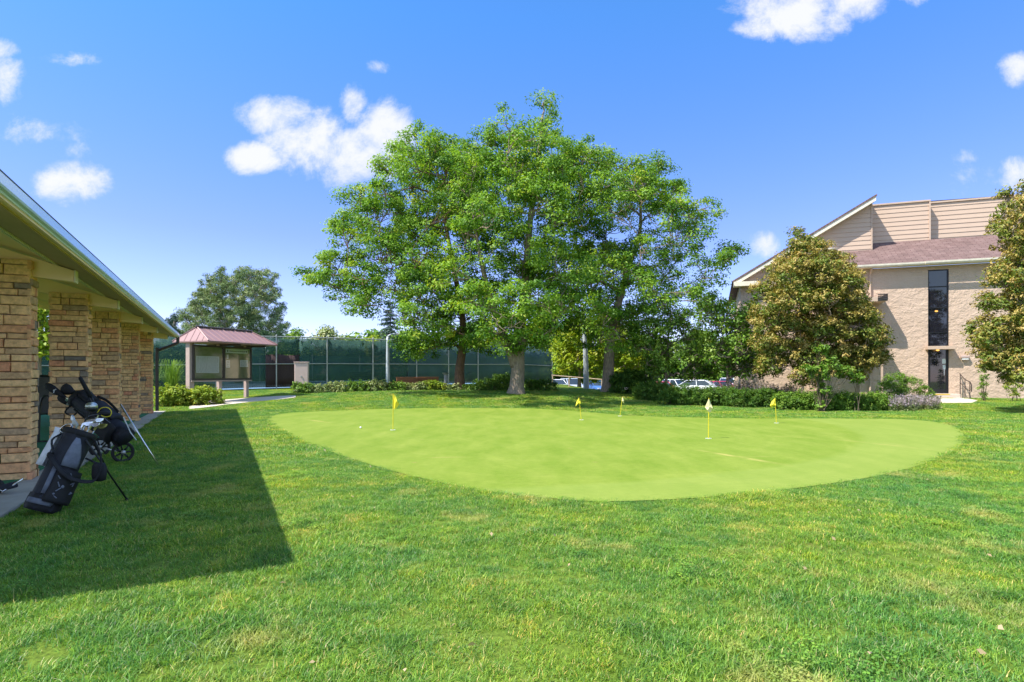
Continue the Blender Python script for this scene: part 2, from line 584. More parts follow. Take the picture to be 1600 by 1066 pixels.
def shinglemat():
    m, nt, out = newmat('maroon_shingle')
    b = nt.nodes.new('ShaderNodeTexBrick')
    tc = nt.nodes.new('ShaderNodeTexCoord')
    L(nt, tc.outputs['UV'], b.inputs['Vector'])
    b.inputs['Color1'].default_value = (.15, .098, .088, 1)
    b.inputs['Color2'].default_value = (.195, .132, .12, 1)
    b.inputs['Mortar'].default_value = (.09, .045, .045, 1)
    b.inputs['Scale'].default_value = 1
    b.inputs['Brick Width'].default_value = .45
    b.inputs['Row Height'].default_value = .16
    b.inputs['Mortar Size'].default_value = .012
    b.inputs['Bias'].default_value = -.1
    c = mixc(nt, 1.0, b.outputs['Color'], ramp(nt, noise(nt, 2.5, 4), [(.3, (.8, .8, .8)), (.7, (1.15, 1.15, 1.15))]), 'MULTIPLY')
    principled(nt, out, c, .9, 0, .2, bumpn(nt, b.outputs['Fac'], -.5, .02))
    return m


M['shingle'] = shinglemat()


def screenmat(name, c1, c2, see):
    m, nt, out = newmat(name)
    n = noise(nt, .8, 4, .6)
    s = noise(nt, 1.6, 3, .5, stretch=(2.5, 2.5, .25))
    c = ramp(nt, n, [(.3, c1), (.7, c2)])
    p = principled(nt, None, c, .75, 0, .15, bumpn(nt, s, .6, .12))
    tr = nt.nodes.new('ShaderNodeBsdfTransparent')
    mx = nt.nodes.new('ShaderNodeMixShader')
    mx.inputs[0].default_value = see
    L(nt, p.outputs[0], mx.inputs[1])
    L(nt, tr.outputs[0], mx.inputs[2])
    L(nt, mx.outputs[0], out.inputs[0])
    return m


M['screen'] = screenmat('green_windscreen', (.034, .086, .078), (.05, .112, .10), .3)
M['screen_blue'] = screenmat('faded_windscreen', (.06, .11, .12), (.09, .15, .165), .24)
M['screen_brown'] = screenmat('brown_panel', (.05, .032, .034), (.06, .04, .04), .03)

# ------------------------------------------------------------------ camera, sun, sky
cam = bpy.data.cameras.new('camera')
cam.sensor_width = 36
cam.lens = F / 1600 * 36
cam.shift_y = (HZ - 533) / 1600
cam.clip_end = 3000
camo = bpy.data.objects.new('camera', cam)
COL.objects.link(camo)
camo.location = (0, 0, CH)
camo.rotation_euler = (R_(90), 0, 0)
scene.camera = camo

EL = R_(56)
hx, hy = -.912, -.41
TOSUN = Vector((hx * math.cos(EL), hy * math.cos(EL), math.sin(EL)))
sun = bpy.data.lights.new('sun', 'SUN')
sun.energy = 3.9
sun.angle = R_(.5)
sun.color = (1, .95, .86)
so = bpy.data.objects.new('sun', sun)
COL.objects.link(so)
so.rotation_euler = TOSUN.to_track_quat('Z', 'Y').to_euler()
so.location = (-20, -10, 30)

w = bpy.data.worlds.new('World')
scene.world = w
w.use_nodes = True
nt = w.node_tree
nt.nodes.clear()
wo = nt.nodes.new('ShaderNodeOutputWorld')
bg = nt.nodes.new('ShaderNodeBackground')
sky = nt.nodes.new('ShaderNodeTexSky')
sky.sky_type = 'NISHITA'
sky.sun_disc = False
sky.sun_elevation = EL
sky.sun_rotation = math.atan2(hx, hy)
sky.altitude = 1600
sky.air_density = 1.0
sky.dust_density = .6
sky.ozone_density = 1.6
hs = nt.nodes.new('ShaderNodeHueSaturation')
hs.inputs['Saturation'].default_value = 1.0
hs.inputs['Value'].default_value = 1.0
L(nt, sky.outputs[0], hs.inputs['Color'])
tc = nt.nodes.new('ShaderNodeTexCoord')
sep = nt.nodes.new('ShaderNodeSeparateXYZ')
L(nt, tc.outputs['Generated'], sep.inputs[0])
yy = math_(nt, 'MAXIMUM', sep.outputs[1], .02)
cu = math_(nt, 'DIVIDE', sep.outputs[0], yy)
cv = math_(nt, 'DIVIDE', sep.outputs[2], yy)
cmb = nt.nodes.new('ShaderNodeCombineXYZ')
L(nt, cu, cmb.inputs[0])
L(nt, cv, cmb.inputs[1])
nz = nt.nodes.new('ShaderNodeTexNoise')
nz.inputs['Scale'].default_value = 9.5
nz.inputs['Detail'].default_value = 11
nz.inputs['Roughness'].default_value = .68
nz.inputs['Distortion'].default_value = .25
L(nt, cmb.outputs[0], nz.inputs['Vector'])
nb = math_(nt, 'SUBTRACT', nz.outputs['Fac'], .5)
CLOUDS = [  # bearing (as px, py of the photograph), half sizes, strength
    (1240, 15, 105, 50, 1.0), (1330, -5, 70, 40, 1.0), (1190, 38, 50, 24, .8), (1425, -4, 26, 22, .7),
    (1592, 108, 34, 30, .9),
    (435, 182, 74, 36, 1.0), (480, 215, 84, 56, 1.0), (545, 242, 100, 56, 1.0), (600, 205, 58, 56, 1.0), (552, 165, 26, 38, .8),
    (398, 245, 54, 27, 1.0), (592, 105, 22, 14, .5),
    (110, 284, 70, 38, 1.0), (70, 206, 66, 24, .5), (112, 236, 34, 14, .35), (6, 118, 40, 36, .55), (0, 80, 32, 16, .45),
    (100, 92, 50, 13, .4), (1195, 380, 32, 26, .9), (1510, 278, 44, 26, .42), (1588, 272, 28, 24, .5), (1512, 245, 26, 14, .25)]
total = None
for (px, py, a, b, s) in CLOUDS:
    du = math_(nt, 'DIVIDE', math_(nt, 'SUBTRACT', cu, (px - 800) / F), a / F)
    dv = math_(nt, 'DIVIDE', math_(nt, 'SUBTRACT', cv, (HZ - py) / F), b / F)
    r2 = math_(nt, 'ADD', math_(nt, 'MULTIPLY', du, du), math_(nt, 'MULTIPLY', dv, dv))
    e = math_(nt, 'MULTIPLY', math_(nt, 'SUBTRACT', 1.0, r2), s)
    e = math_(nt, 'MINIMUM', math_(nt, 'MAXIMUM', e, -2.0), s)
    total = e if total is None else math_(nt, 'MAXIMUM', total, e)
dens = math_(nt, 'ADD', total, math_(nt, 'MULTIPLY', nb, 3.3))
cl = nt.nodes.new('ShaderNodeMapRange')
cl.interpolation_type = 'SMOOTHSTEP'
cl.inputs['From Min'].default_value = -.05
cl.inputs['From Max'].default_value = 1.1
cl.clamp = True
L(nt, dens, cl.inputs['Value'])
front = math_(nt, 'GREATER_THAN', sep.outputs[1], .05)
nz2 = nt.nodes.new('ShaderNodeTexNoise')       # unseen broken cloud added over the rest of the sky to lift the shade
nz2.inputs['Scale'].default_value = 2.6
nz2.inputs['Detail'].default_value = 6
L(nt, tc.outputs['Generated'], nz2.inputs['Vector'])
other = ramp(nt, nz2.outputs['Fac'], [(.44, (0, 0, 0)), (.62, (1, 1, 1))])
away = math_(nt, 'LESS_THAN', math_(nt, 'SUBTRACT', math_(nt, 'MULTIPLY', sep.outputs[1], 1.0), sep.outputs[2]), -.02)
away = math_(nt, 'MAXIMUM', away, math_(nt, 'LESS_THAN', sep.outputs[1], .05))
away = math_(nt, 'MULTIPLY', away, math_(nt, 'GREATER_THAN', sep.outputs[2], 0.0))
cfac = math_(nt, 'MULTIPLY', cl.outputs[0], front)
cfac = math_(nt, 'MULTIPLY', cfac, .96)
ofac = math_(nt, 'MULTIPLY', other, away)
CLOUD_L = 3.9
elev = math_(nt, 'MULTIPLY', sep.outputs[2], 1.9, True)
tint = ramp(nt, elev, [(0, (.93, .80, 1.0)), (.42, (.70, .71, 1.07)), (1, (.47, .93, 1.36))])
skyt = mixc(nt, 1.0, hs.outputs[0], tint, 'MULTIPLY')
skyc = mixc(nt, cfac, skyt, (CLOUD_L * .97, CLOUD_L * .985, CLOUD_L * 1.02))
skyc = mixc(nt, ofac, skyc, (CLOUD_L * 1.15, CLOUD_L * 1.5, CLOUD_L * 1.85))  # added clouds are brighter and bluer than the visible ones, to cool the shade
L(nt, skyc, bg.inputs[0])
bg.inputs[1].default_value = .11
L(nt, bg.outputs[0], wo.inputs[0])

scene.view_settings.view_transform = 'Standard'
scene.view_settings.look = 'None'
scene.view_settings.exposure = 1.25
scene.view_settings.gamma = 1
scene.render.engine = 'CYCLES'
scene.cycles.use_denoising = True
scene.cycles.max_bounces = 8
scene.cycles.transparent_max_bounces = 12
scene.cycles.caustics_reflective = False
scene.cycles.caustics_refractive = False

# ------------------------------------------------------------------ ground sheets
def grid_sheet(name, xs, ys, dz, mat):
    X, Y = np.meshgrid(xs, ys)
    Z = gnp(X, Y) + dz
    far = np.maximum(np.abs(X) - 60, 0) * 0 + Z
    V = np.stack([X.ravel(), Y.ravel(), far.ravel()], 1)
    nx, ny = len(xs), len(ys)
    i = np.arange((ny - 1) * (nx - 1))
    r, c = i // (nx - 1), i % (nx - 1)
    a = r * nx + c
    Fc = np.stack([a, a + 1, a + nx + 1, a + nx], 1)
    return np_mesh(name, V, Fc, mat, smooth=True)


def axis(*segs):
    out = []
    for a, b, s in segs:
        out += list(np.arange(a, b, s))
    out.append(segs[-1][1])
    return np.array(out)


lawn = grid_sheet('ground', axis((-900, -60, 60), (-60, -28, 2), (-28, 36, .5), (36, 60, 2), (60, 900, 60)),
                  axis((-60, 0, 4), (0, 36, .5), (36, 70, 1), (70, 1500, 60)), 0, M['lawn'])
tag(lawn, kind='structure')

# outline of the putting green, traced as ground points
G_PIX = [(416, 657), (428, 649), (470, 644.5), (540, 641.5), (640, 638.5), (760, 638), (860, 640), (925, 645), (985, 650), (1080, 653),
         (1190, 654.5), (1290, 654.5), (1400, 655.5), (1455, 659), (1490, 667), (1506, 681), (1500, 697), (1478, 713), (1435, 729), (1375, 744),
         (1300, 757), (1200, 770), (1100, 779), (1000, 784), (925, 785), (850, 780), (770, 771), (690, 756), (620, 739), (550, 718), (490, 697), (445, 677), (424, 666)]
G_PTS = [pg(px, py) for px, py in G_PIX]
g2 = smooth_line(G_PTS + [G_PTS[0]], 6)[:-1]
GPOLY = np.array([(p.x, p.y) for p in g2])


def in_poly(poly, x, y):
    x, y = np.asarray(x), np.asarray(y)
    c = np.zeros(x.shape, bool)
    n = len(poly)
    for i in range(n):
        x1, y1 = poly[i]
        x2, y2 = poly[(i + 1) % n]
        if y1 == y2: continue
        k = ((y1 > y) != (y2 > y)) & (x < (x2 - x1) * (y - y1) / (y2 - y1) + x1)
        c ^= k
    return c


def poly_dist(poly, x, y):
    d = np.full(np.shape(x), 1e9)
    n = len(poly)
    for i in range(n):
        a, b = np.array(poly[i]), np.array(poly[(i + 1) % n])
        ab = b - a
        t = np.clip(((x - a[0]) * ab[0] + (y - a[1]) * ab[1]) / max(ab @ ab, 1e-9), 0, 1)
        d = np.minimum(d, np.hypot(x - a[0] - t * ab[0], y - a[1] - t * ab[1]))
    return d


def poly_sheet(name, poly, dz, mat, rings=14):
    """a sheet that follows the terrain inside a (roughly star-shaped) outline"""
    poly = np.asarray(poly, float)
    c = poly.mean(0)
    n = len(poly)
    V, Fc = [(c[0], c[1])], []
    for r in range(1, rings + 1):
        for p in poly: V.append(tuple(c + (p - c) * r / rings))
    V = np.array(V)
    Z = gnp(V[:, 0], V[:, 1]) + dz
    me = []
    for k in range(n): me.append((0, 1 + k, 1 + (k + 1) % n, 1 + (k + 1) % n))
    for r in range(rings - 1):
        for k in range(n):
            k2 = (k + 1) % n
            a = 1 + r * n
            me.append((a + k, a + n + k, a + n + k2, a + k2))
    b = MB()
    b.add(np.column_stack([V, Z]), [f if f[2] != f[3] else f[:3] for f in me])
    return b.build(name, mat, smooth=True)


green = tag(poly_sheet('putting_green', GPOLY, .012, M['green'], 26), kind='structure')
PATHS = []


def path(name, pix, mat, dz=.02):
    pts = [pg(*p) for p in pix]
    poly = np.array([(p.x, p.y) for p in pts])
    dense = []
    for i in range(len(poly)):
        a, b = poly[i], poly[(i + 1) % len(poly)]
        for k in range(5): dense.append(a + (b - a) * k / 5)
    PATHS.append(poly)
    return tag(poly_sheet(name, np.array(dense), dz, mat, 6), kind='structure')


path('pavement', [(296, 640), (360, 632.5), (420, 626.5), (462, 621.5), (462, 618.5), (420, 620.5), (360, 624.5), (296, 629)], M['pale_concrete'])
pw = [Vector((20.0, 21.6, 0)), Vector((21.3, 21.9, 0)), Vector((21.6, 24.5, 0)), Vector((21.4, 27.2, 0)), Vector((20.1, 27.5, 0)), Vector((20.0, 24.5, 0))]
pwp = np.array([(20.84 - .42 * 1.0 - .33 * (2.2), 28 - .944 * 2.2 + .13), (0, 0)])
# walk up to the entrance of the apartment building (built in the facade's own axes)
BO = Vector((20.84, 28.0, 0))
BT = Vector((.944, -.330, 0))
BN = Vector((-.330, -.944, 0))
BZ = Vector((0, 0, 1))


def bp(u, v, z=0.0):
    return BO + BT * u + BN * v + BZ * z


wk = [bp(-.75, 1.0), bp(.75, 1.0), bp(.55, 2.6), bp(-.35, 4.6), bp(-2.1, 5.2), bp(-1.5, 3.4)]
wkp = np.array([(p.x, p.y) for p in wk])
PATHS.append(wkp)
dn = []
for i in range(len(wkp)):
    for k in range(5): dn.append(wkp[i] + (wkp[(i + 1) % len(wkp)] - wkp[i]) * k / 5)
tag(poly_sheet('walkway', np.array(dn), .02, M['pale_concrete'], 6), kind='structure')

# ------------------------------------------------------------------ golf pavilion (left)
PR = Vector((-.4472, .8944, 0))
PQ = Vector((.8944, .4472, 0))


def pp(a, q, z=0.0):
    return PR * a + PQ * q + Vector((0, 0, z))


A0, A1 = 4.25, 22.75
QE = -1.35                                   # outer face of the gutter
slab = MB()
slab.prism([pp(3.6, -1.79, -.2), pp(23.2, -1.79, -.2), pp(23.2, -9, -.2), pp(3.6, -9, -.2)], (0, 0, .235))
tag(slab.build('pavilion_pavement', M['concrete'], bevel=.01), kind='structure')
turf = MB()
turf.prism([pp(4.2, -2.16, .037), pp(22.6, -2.16, .037), pp(22.6, -8.8, .037), pp(4.2, -8.8, .037)], (0, 0, .012))
tag(turf.build('hitting_mat_ground', M['turf_mat']), kind='structure')

pav = thing('golf_pavilion', 'long open golf shelter with stone columns and a pale gutter at the lawn edge', 'shelter', pp(13.5, -5))


def zu(q):                                   # underside of the roof deck
    return 2.56 + .31 * (-1.46 - q)


CW, CD = .50, .25


def stones(a0, q0, w, z0, z1, rng):
    """ledge stone facing round one column; a0,q0 the corner nearest the camera, on the lawn side"""
    mb = MB()
    c = pp(a0 + CD / 2, q0 - CW / 2)
    for face in range(4):
        w = (CW, CD)[face % 2]
        dd = (CD, CW)[face % 2]
        n = [-PR, PQ, PR, -PQ][face]
        t = [PQ, PR, -PQ, -PR][face]
        z = z0
        while z < z1 - .01:
            h = min(rng.uniform(.065, .125), z1 - z)
            if z1 - z - h < .05: h = z1 - z
            s = -w / 2
            first = True
            while s < w / 2 - .005:
                l = rng.uniform(.12, .36)
                if first and rng.random() < .5: l *= .6
                first = False
                if w / 2 - s - l < .09: l = w / 2 - s
                pr = rng.uniform(.008, .034)
                e0 = -pr * rng.uniform(.3, .9) if s <= -w / 2 + 1e-6 else .005
                e1 = pr * rng.uniform(.3, .9) if s + l >= w / 2 - 1e-6 else -.005
                x0, x1, y0, y1 = s + e0, s + l + e1, z + .005, z + h - .005
                ins = rng.uniform(.005, .012)
                j = lambda: rng.uniform(-.004, .004)
                base = c + n * (dd / 2 - .02)
                vs = [base + t * x0 + BZ * y0, base + t * x1 + BZ * y0, base + t * x1 + BZ * y1, base + t * x0 + BZ * y1]
                mid = c + n * (dd / 2 + pr * .55)
                vs += [mid + t * (x0 + j()) + BZ * (y0 + j()), mid + t * (x1 + j()) + BZ * (y0 + j()), mid + t * (x1 + j()) + BZ * (y1 + j()), mid + t * (x0 + j()) + BZ * (y1 + j())]
                top = c + n * (dd / 2 + pr)
                vs += [top + t * (x0 + ins + j()) + BZ * (y0 + ins), top + t * (x1 - ins + j()) + BZ * (y0 + ins), top + t * (x1 - ins) + BZ * (y1 - ins + j()), top + t * (x0 + ins) + BZ * (y1 - ins + j())]
                mb.cv = min(1, max(0, rng.gauss(.52, .25)))
                fs = [(8, 9, 10, 11)]
                for b in (0, 4):
                    for k in range(4): fs.append((b + k, b + (k + 1) % 4, b + 4 + (k + 1) % 4, b + 4 + k))
                mb.add(vs, fs)
                s += l
            z += h
    return mb


for k in range(-1, 5):
    a = 8.79 + 3.27 * k
    rng = random.Random(40 + k)
    q0 = -2.09
    z0 = .03
    col = stones(a, q0, CW, z0, zu(q0 - CW) + .02 if False else 2.68, rng).build('stone_column', M['stone'], pav, var=True)
    core = MB()
    core.prism([pp(a + .012, q0 - .012, z0), pp(a + CD - .012, q0 - .012, z0), pp(a + CD - .012, q0 - CW + .012, z0), pp(a + .012, q0 - CW + .012, z0)], (0, 0, 2.64))
    core.build('mortar', M['mortar'], col)
    # outrigger beam over the column
    bm = MB()
    a1 = a + .055
    bm.prism([pp(a1, -1.67, zu(-1.67) - .035), pp(a1, -1.67, zu(-1.67) - .175), pp(a1, -2.10, zu(-2.1) - .27), pp(a1, -5.0, zu(-5) - .34), pp(a1, -5.0, zu(-5) - .035)], PR * .14)
    beam = bm.build('beam', M['tan_paint'], pav, bevel=.006)
    eb = MB()
    eb.prism([pp(a1 - .004, -1.668, zu(-1.67) - .03), pp(a1 + .144, -1.668, zu(-1.67) - .03), pp(a1 + .144, -1.668, zu(-1.67) - .18), pp(a1 - .004, -1.668, zu(-1.67) - .18)], PQ * .015)
    eb.build('end_cap', M['white_trim'], beam)
# roof slab: two slopes
rf = MB()
t = .13
QR = -5.2
for s0, s1 in ((-1.40, QR), (QR, 2 * QR + 1.40)):
    za, zb = (zu(s0), zu(s1)) if s0 > QR - .01 and s1 <= QR and s0 > s1 and s0 != QR else (zu(QR), zu(-1.40))
    rf.add([pp(A0, s0, za), pp(A1, s0, za), pp(A1, s1, zb), pp(A0, s1, zb), pp(A0, s0, za + t), pp(A1, s0, za + t), pp(A1, s1, zb + t), pp(A0, s1, zb + t)],
           [(0, 1, 2, 3), (7, 6, 5, 4), (0, 4, 5, 1), (3, 2, 6, 7), (0, 3, 7, 4), (1, 5, 6, 2)])
roof = rf.build('roof', M['tan_paint'], pav)
sh = MB()
for s0, s1 in ((-1.39, QR), (2 * QR + 1.39, QR)):
    za, zb = zu(-1.39) + t + .005, zu(QR) + t + .005
    sh.add([pp(A0 - .02, s0, za), pp(A1 + .02, s0, za), pp(A1 + .02, s1, zb), pp(A0 - .02, s1, zb), pp(A0 - .02, s0, za + .02), pp(A1 + .02, s0, za + .02), pp(A1 + .02, s1, zb + .02), pp(A0 - .02, s1, zb + .02)],
           [(0, 1, 2, 3), (7, 6, 5, 4), (0, 4, 5, 1), (3, 2, 6, 7), (0, 3, 7, 4), (1, 5, 6, 2)])
sh.build('roof_shingles', M['shingle_grey'], roof)
# soffit boards near the eave, fascia trim, gutter
so_ = MB()
so_.add([pp(A0 + .01, -1.47, zu(-1.47) - .004), pp(A1 - .01, -1.47, zu(-1.47) - .004), pp(A1 - .01, -1.84, zu(-1.84) - .004), pp(A0 + .01, -1.84, zu(-1.84) - .004),
         pp(A0 + .01, -1.47, zu(-1.47) - .02), pp(A1 - .01, -1.47, zu(-1.47) - .02), pp(A1 - .01, -1.84, zu(-1.84) - .02), pp(A0 + .01, -1.84, zu(-1.84) - .02)],
        [(0, 1, 2, 3), (7, 6, 5, 4), (0, 4, 5, 1), (3, 2, 6, 7), (0, 3, 7, 4), (1, 5, 6, 2)])
so_.build('soffit', M['soffit'], pav)
tr = MB()
for qa, qb, dz in ((-1.842, -1.875, .034), (-1.91, -1.93, .028)):
    tr.add([pp(A0, qa, zu(qa)), pp(A1, qa, zu(qa)), pp(A1, qb, zu(qb)), pp(A0, qb, zu(qb)), pp(A0, qa, zu(qa) - dz), pp(A1, qa, zu(qa) - dz), pp(A1, qb, zu(qb) - dz), pp(A0, qb, zu(qb) - dz)],
           [(0, 1, 2, 3), (7, 6, 5, 4), (0, 4, 5, 1), (3, 2, 6, 7), (0, 3, 7, 4), (1, 5, 6, 2)])
tr.build('soffit_trim', M['white_trim'], pav)
gu = MB()                                    # ogee gutter, in four lengths with a lap at each joint
prof = [(QE - .032, 2.705), (QE - .004, 2.60), (QE - .01, 2.585), (QE - .03, 2.572), (QE - .035, 2.562), (QE - .115, 2.562), (QE - .115, 2.70), (QE - .1, 2.70), (QE - .1, 2.575), (QE - .03, 2.60), (QE - .044, 2.705)]
ja = [A0, 9.0, 14.2, 18.9, A1]
for i in range(4):
    o = .003 * (i % 2)
    gu.prism([pp(ja[i] - (.05 if o else 0), q + o, z - o) for q, z in prof], PR * (ja[i + 1] - ja[i] + (.1 if o else 0)))
gut = gu.build('gutter', M['gutter'], pav)
de = MB()
de.prism([pp(A0, QE - .03, 2.706), pp(A0, QE - .09, 2.712), pp(A0, QE - .09, 2.722), pp(A0, QE - .03, 2.716)], PR * (A1 - A0))
de.build('drip_edge', M['dark_edge'], roof)
fb = MB()
fb.prism([pp(A0, -1.40 - .068, 2.56), pp(A0, -1.40 - .068, zu(-1.468) + .13), pp(A0, -1.40 - .105, zu(-1.5) + .13), pp(A0, -1.40 - .105, 2.555)], PR * (A1 - A0))
fb.build('fascia', M['tan_paint'], pav)
# down pipe by the last column
ae = A1 - .12
dp = MB()
dp.tube(smooth_line([pp(ae, QE - .06, 2.57), pp(ae, QE - .06, 2.40), pp(ae - .02, QE - .12, 2.33), pp(ae - .1, -1.93, 2.12), pp(ae - .1, -2.0, 2.02), pp(ae - .1, -2.0, .08)], 3), .052, 8)
dp.build('downspout', M['brown_dark'], pav)

# things under the shelter that show between the first two columns
bd = thing('bay_divider', 'dark grey partition board between the first two stone columns', 'partition', pp(15.2, -6.4, .05))
b = MB()
dv0, dv1 = P(44, 0, 14.0), P(96, 0, 14.6)
dv0.z, dv1.z = .30, .30
b.prism([dv0, dv1, dv1 + Vector((0, 0, .93)), dv0 + Vector((0, 0, .93))], (.02, .05, 0))
b.build('panel', M['grey_board'], bd, bevel=.008)
b = MB()
b.tube([dv0 + Vector((-.05, -.02, .96)), dv1 + Vector((.05, -.02, .96))], .028, 8)
for e in (dv0, dv1): b.tube([Vector((e.x, e.y, .05)), Vector((e.x, e.y, 1.26))], .025, 8)
b.build('frame', M['black_plastic'], bd)
mt = thing('bag_stand', 'black hooked tube stand on the green mat behind the golf bags', 'stand', P(66, 0, 10.6) * Vector((1, 1, 0)) if False else Vector(((60 - 800) / F * 10.6, 10.6, .05)))
b = MB()
bx = Vector(((60 - 800) / F * 10.6, 10.6, 0))
b.tube(smooth_line([bx + Vector((0, 0, .06)), bx + Vector((.02, 0, .55)), bx + Vector((.03, 0, .72)), bx + Vector((.08, 0, .88)), bx + Vector((.16, .02, .9)), bx + Vector((.2, .02, .82))], 4), .02, 8)
b.build('post', M['black_plastic'], mt)
b = MB()
b.tube([bx + Vector((-.25, -.1, .065)), bx + Vector((.3, .1, .065))], .015, 6)
b.build('foot', M['black_plastic'], mt)
b = MB()
b.tube([bx + Vector((-.25, .14, .56)), bx + Vector((.35, .14, .56))], .014, 6)
b.tube([bx + Vector((.02, 0, .56)), bx + Vector((.02, .14, .56))], .012, 6)
b.build('crossbar', M['black_plastic'], mt)

# ------------------------------------------------------------------ notice board with a hipped metal roof
KD = Vector((.35, .937, 0))
KN = Vector((.937, -.35, 0))
KO = Vector((-12.13, 24.0, .1))
kio = thing('notice_board', 'glazed noticeboard on brown posts under a mauve hipped metal roof', 'noticeboard', KO)


def kp(s, n, z):
    return Vector((KO.x, KO.y, 0)) + KD * s + KN * n + BZ * z


for s, r in ((-1.40, .105), (0, .075), (1.44, .075)):
    b = MB()
    p0 = kp(s, -.09, 0)
    zg = g(p0.x, p0.y) - .05
    b.box((-r, -r, zg), (r, r, 2.66), (Vector((p0.x, p0.y, 0)), KD, KN, BZ))
    b.build('post', M['brown_post'], kio, bevel=.01)
fr = (Vector((KO.x, KO.y, 0)), KD, KN, BZ)
b = MB()
b.box((-1.34, -.02, 1.12), (1.5, .03, 2.44), fr)
board = b.build('pinboard', M['board_green'], kio)
b = MB()
for lo, hi in (((-1.4, .035, 1.06), (1.56, .11, 1.13)), ((-1.4, .035, 2.40), (1.56, .11, 2.47)), ((-1.4, .035, 1.13), (-1.34, .11, 2.40)), ((1.50, .035, 1.13), (1.56, .11, 2.40)), ((.02, .035, 1.13), (.13, .105, 2.40))):
    b.box(lo, hi, fr)
b.build('case_frame', M['brown_dark'], kio)
b = MB()
b.box((-1.46, -.03, 1.0), (1.6, .09, 1.055), fr)
b.build('sill', M['brown_post'], kio)
for s0, s1 in ((-1.335, .015), (.135, 1.495)):
    b = MB()
    b.box((s0, .085, 1.135), (s1, .09, 2.395), fr)
    b.build('glass_door', M['glass_clear'], kio)


def sheet_on_board(name, s0, s1, z0, z1, mat, lines=0, par=board):
    b = MB()
    b.box((s0, .031, z0), (s1, .035, z1), fr)
    o = b.build(name, mat, par)
    if lines:
        b = MB()
        rr = random.Random(int(s0 * 100))
        for i in range(lines):
            z = z1 - (i + 1) * (z1 - z0) / (lines + 1)
            s = s0 + .05
            while s < s1 - .1:
                l = rr.uniform(.03, .12)
                b.box((s, .0355, z - .006), (min(s + l, s1 - .04), .0365, z + .006), fr)
                s += l + .03
        b.build('print', M['ink'], par)
    return o


sheet_on_board('paper', -1.22, -.12, 1.36, 2.03, M['paper'], 16)
sheet_on_board('paper', .98, 1.42, 1.62, 1.92, M['paper'], 6)
sheet_on_board('paper', .24, .44, 1.58, 1.90, M['paper'], 6)
sheet_on_board('paper', .27, .36, 1.95, 2.13, M['paper'], 3)
sheet_on_board('header_strip', .22, 1.40, 2.20, 2.37, M['paper'])
b = MB()
rr = random.Random(3)
s = .42
while s < 1.22:
    b.box((s, .0355, 2.25), (s + .035, .0365, 2.315), fr)
    s += .06
b.build('lettering', M['ink'], board)
for s0 in (.29, 1.29):
    b = MB()
    b.box((s0, .0355, 2.235), (s0 + .05, .0365, 2.335), fr)
    b.build('emblem', M['ink'], board)
# roof
e = [kp(-1.6, 1.1, 2.60), kp(2.02, 1.1, 2.60), kp(2.02, -.8, 2.60), kp(-1.6, -.8, 2.60)]
r0, r1 = kp(-1.28, .15, 3.17), kp(1.45, .15, 3.17)
b = MB()
b.add(e + [r0, r1] + [p - BZ * .05 for p in e], [(0, 1, 5, 4), (2, 3, 4, 5), (1, 2, 5), (3, 0, 4), (9, 8, 7, 6), (0, 6, 7, 1), (1, 7, 8, 2), (2, 8, 9, 3), (3, 9, 6, 0)])
kr = b.build('roof', M['roof_mauve'], kio)
b = MB()


def seam(a, c, r=.014):
    b.tube([a, c], r, 5)


for i in range(1, 12):
    t_ = i / 12
    for (c0, c1) in ((e[0], e[1]), (e[3], e[2])):
        a_ = c0.lerp(c1, t_)
        s_ = (a_ - kp(0, 0, 0)).dot(KD)
        if -1.25 < s_ < 1.42:
            rd = kp(s_, .15, 3.17)
        elif s_ <= -1.25:
            rd = c0.lerp(r0, (s_ + 1.6) / .32)
        else:
            rd = c1.lerp(r1, (2.02 - s_) / .57)
        seam(a_ + BZ * .006, rd + BZ * .006)
for i in range(1, 6):
    t_ = i / 6
    for (c0, c1, rr_) in ((e[3], e[0], r0), (e[1], e[2], r1)):
        a_ = c0.lerp(c1, t_)
        k_ = 1 - abs(t_ - .5) * 2
        end = a_.lerp(c0.lerp(c1, .5), 0)
        top = rr_.lerp(c0 if t_ < .5 else c1, 1 - k_)
        seam(a_ + BZ * .006, top + BZ * .006)
for c0, rr_ in ((e[0], r0), (e[3], r0), (e[1], r1), (e[2], r1)): seam(c0 + BZ * .01, rr_ + BZ * .01, .028)
b.build('seam', M['roof_mauve'], kr)
b = MB()
b.tube([r0 + KD * -.06 + BZ * .015, r1 + KD * .06 + BZ * .015], .05, 6)
for i in range(14):
    p = r0.lerp(r1, (i + .5) / 14) + KN * .05 + BZ * -.01
    b.box((-.05, -.02, -.02), (.05, .03, .035), (p, KD, KN, BZ))
b.build('ridge_cap', M['brown_dark'], kr)
b = MB()
for s in (0.02, 1.42):
    b.box((s - .05, -.75, 2.47), (s + .05, 1.0, 2.545), fr)
b.build('bracket', M['brown_dark'], kio)

# ------------------------------------------------------------------ tennis fence
F0, F1 = Vector((-13.7, 33.5, 0)), Vector((3.2, 46.0, 0))


def fp(t, z=0.0, n=0.0):
    p = F0.lerp(F1, t)
    d = (F1 - F0).normalized()
    p = p + Vector((d.y, -d.x, 0)) * n
    return Vector((p.x, p.y, g(p.x, p.y) * 1.0 + z))


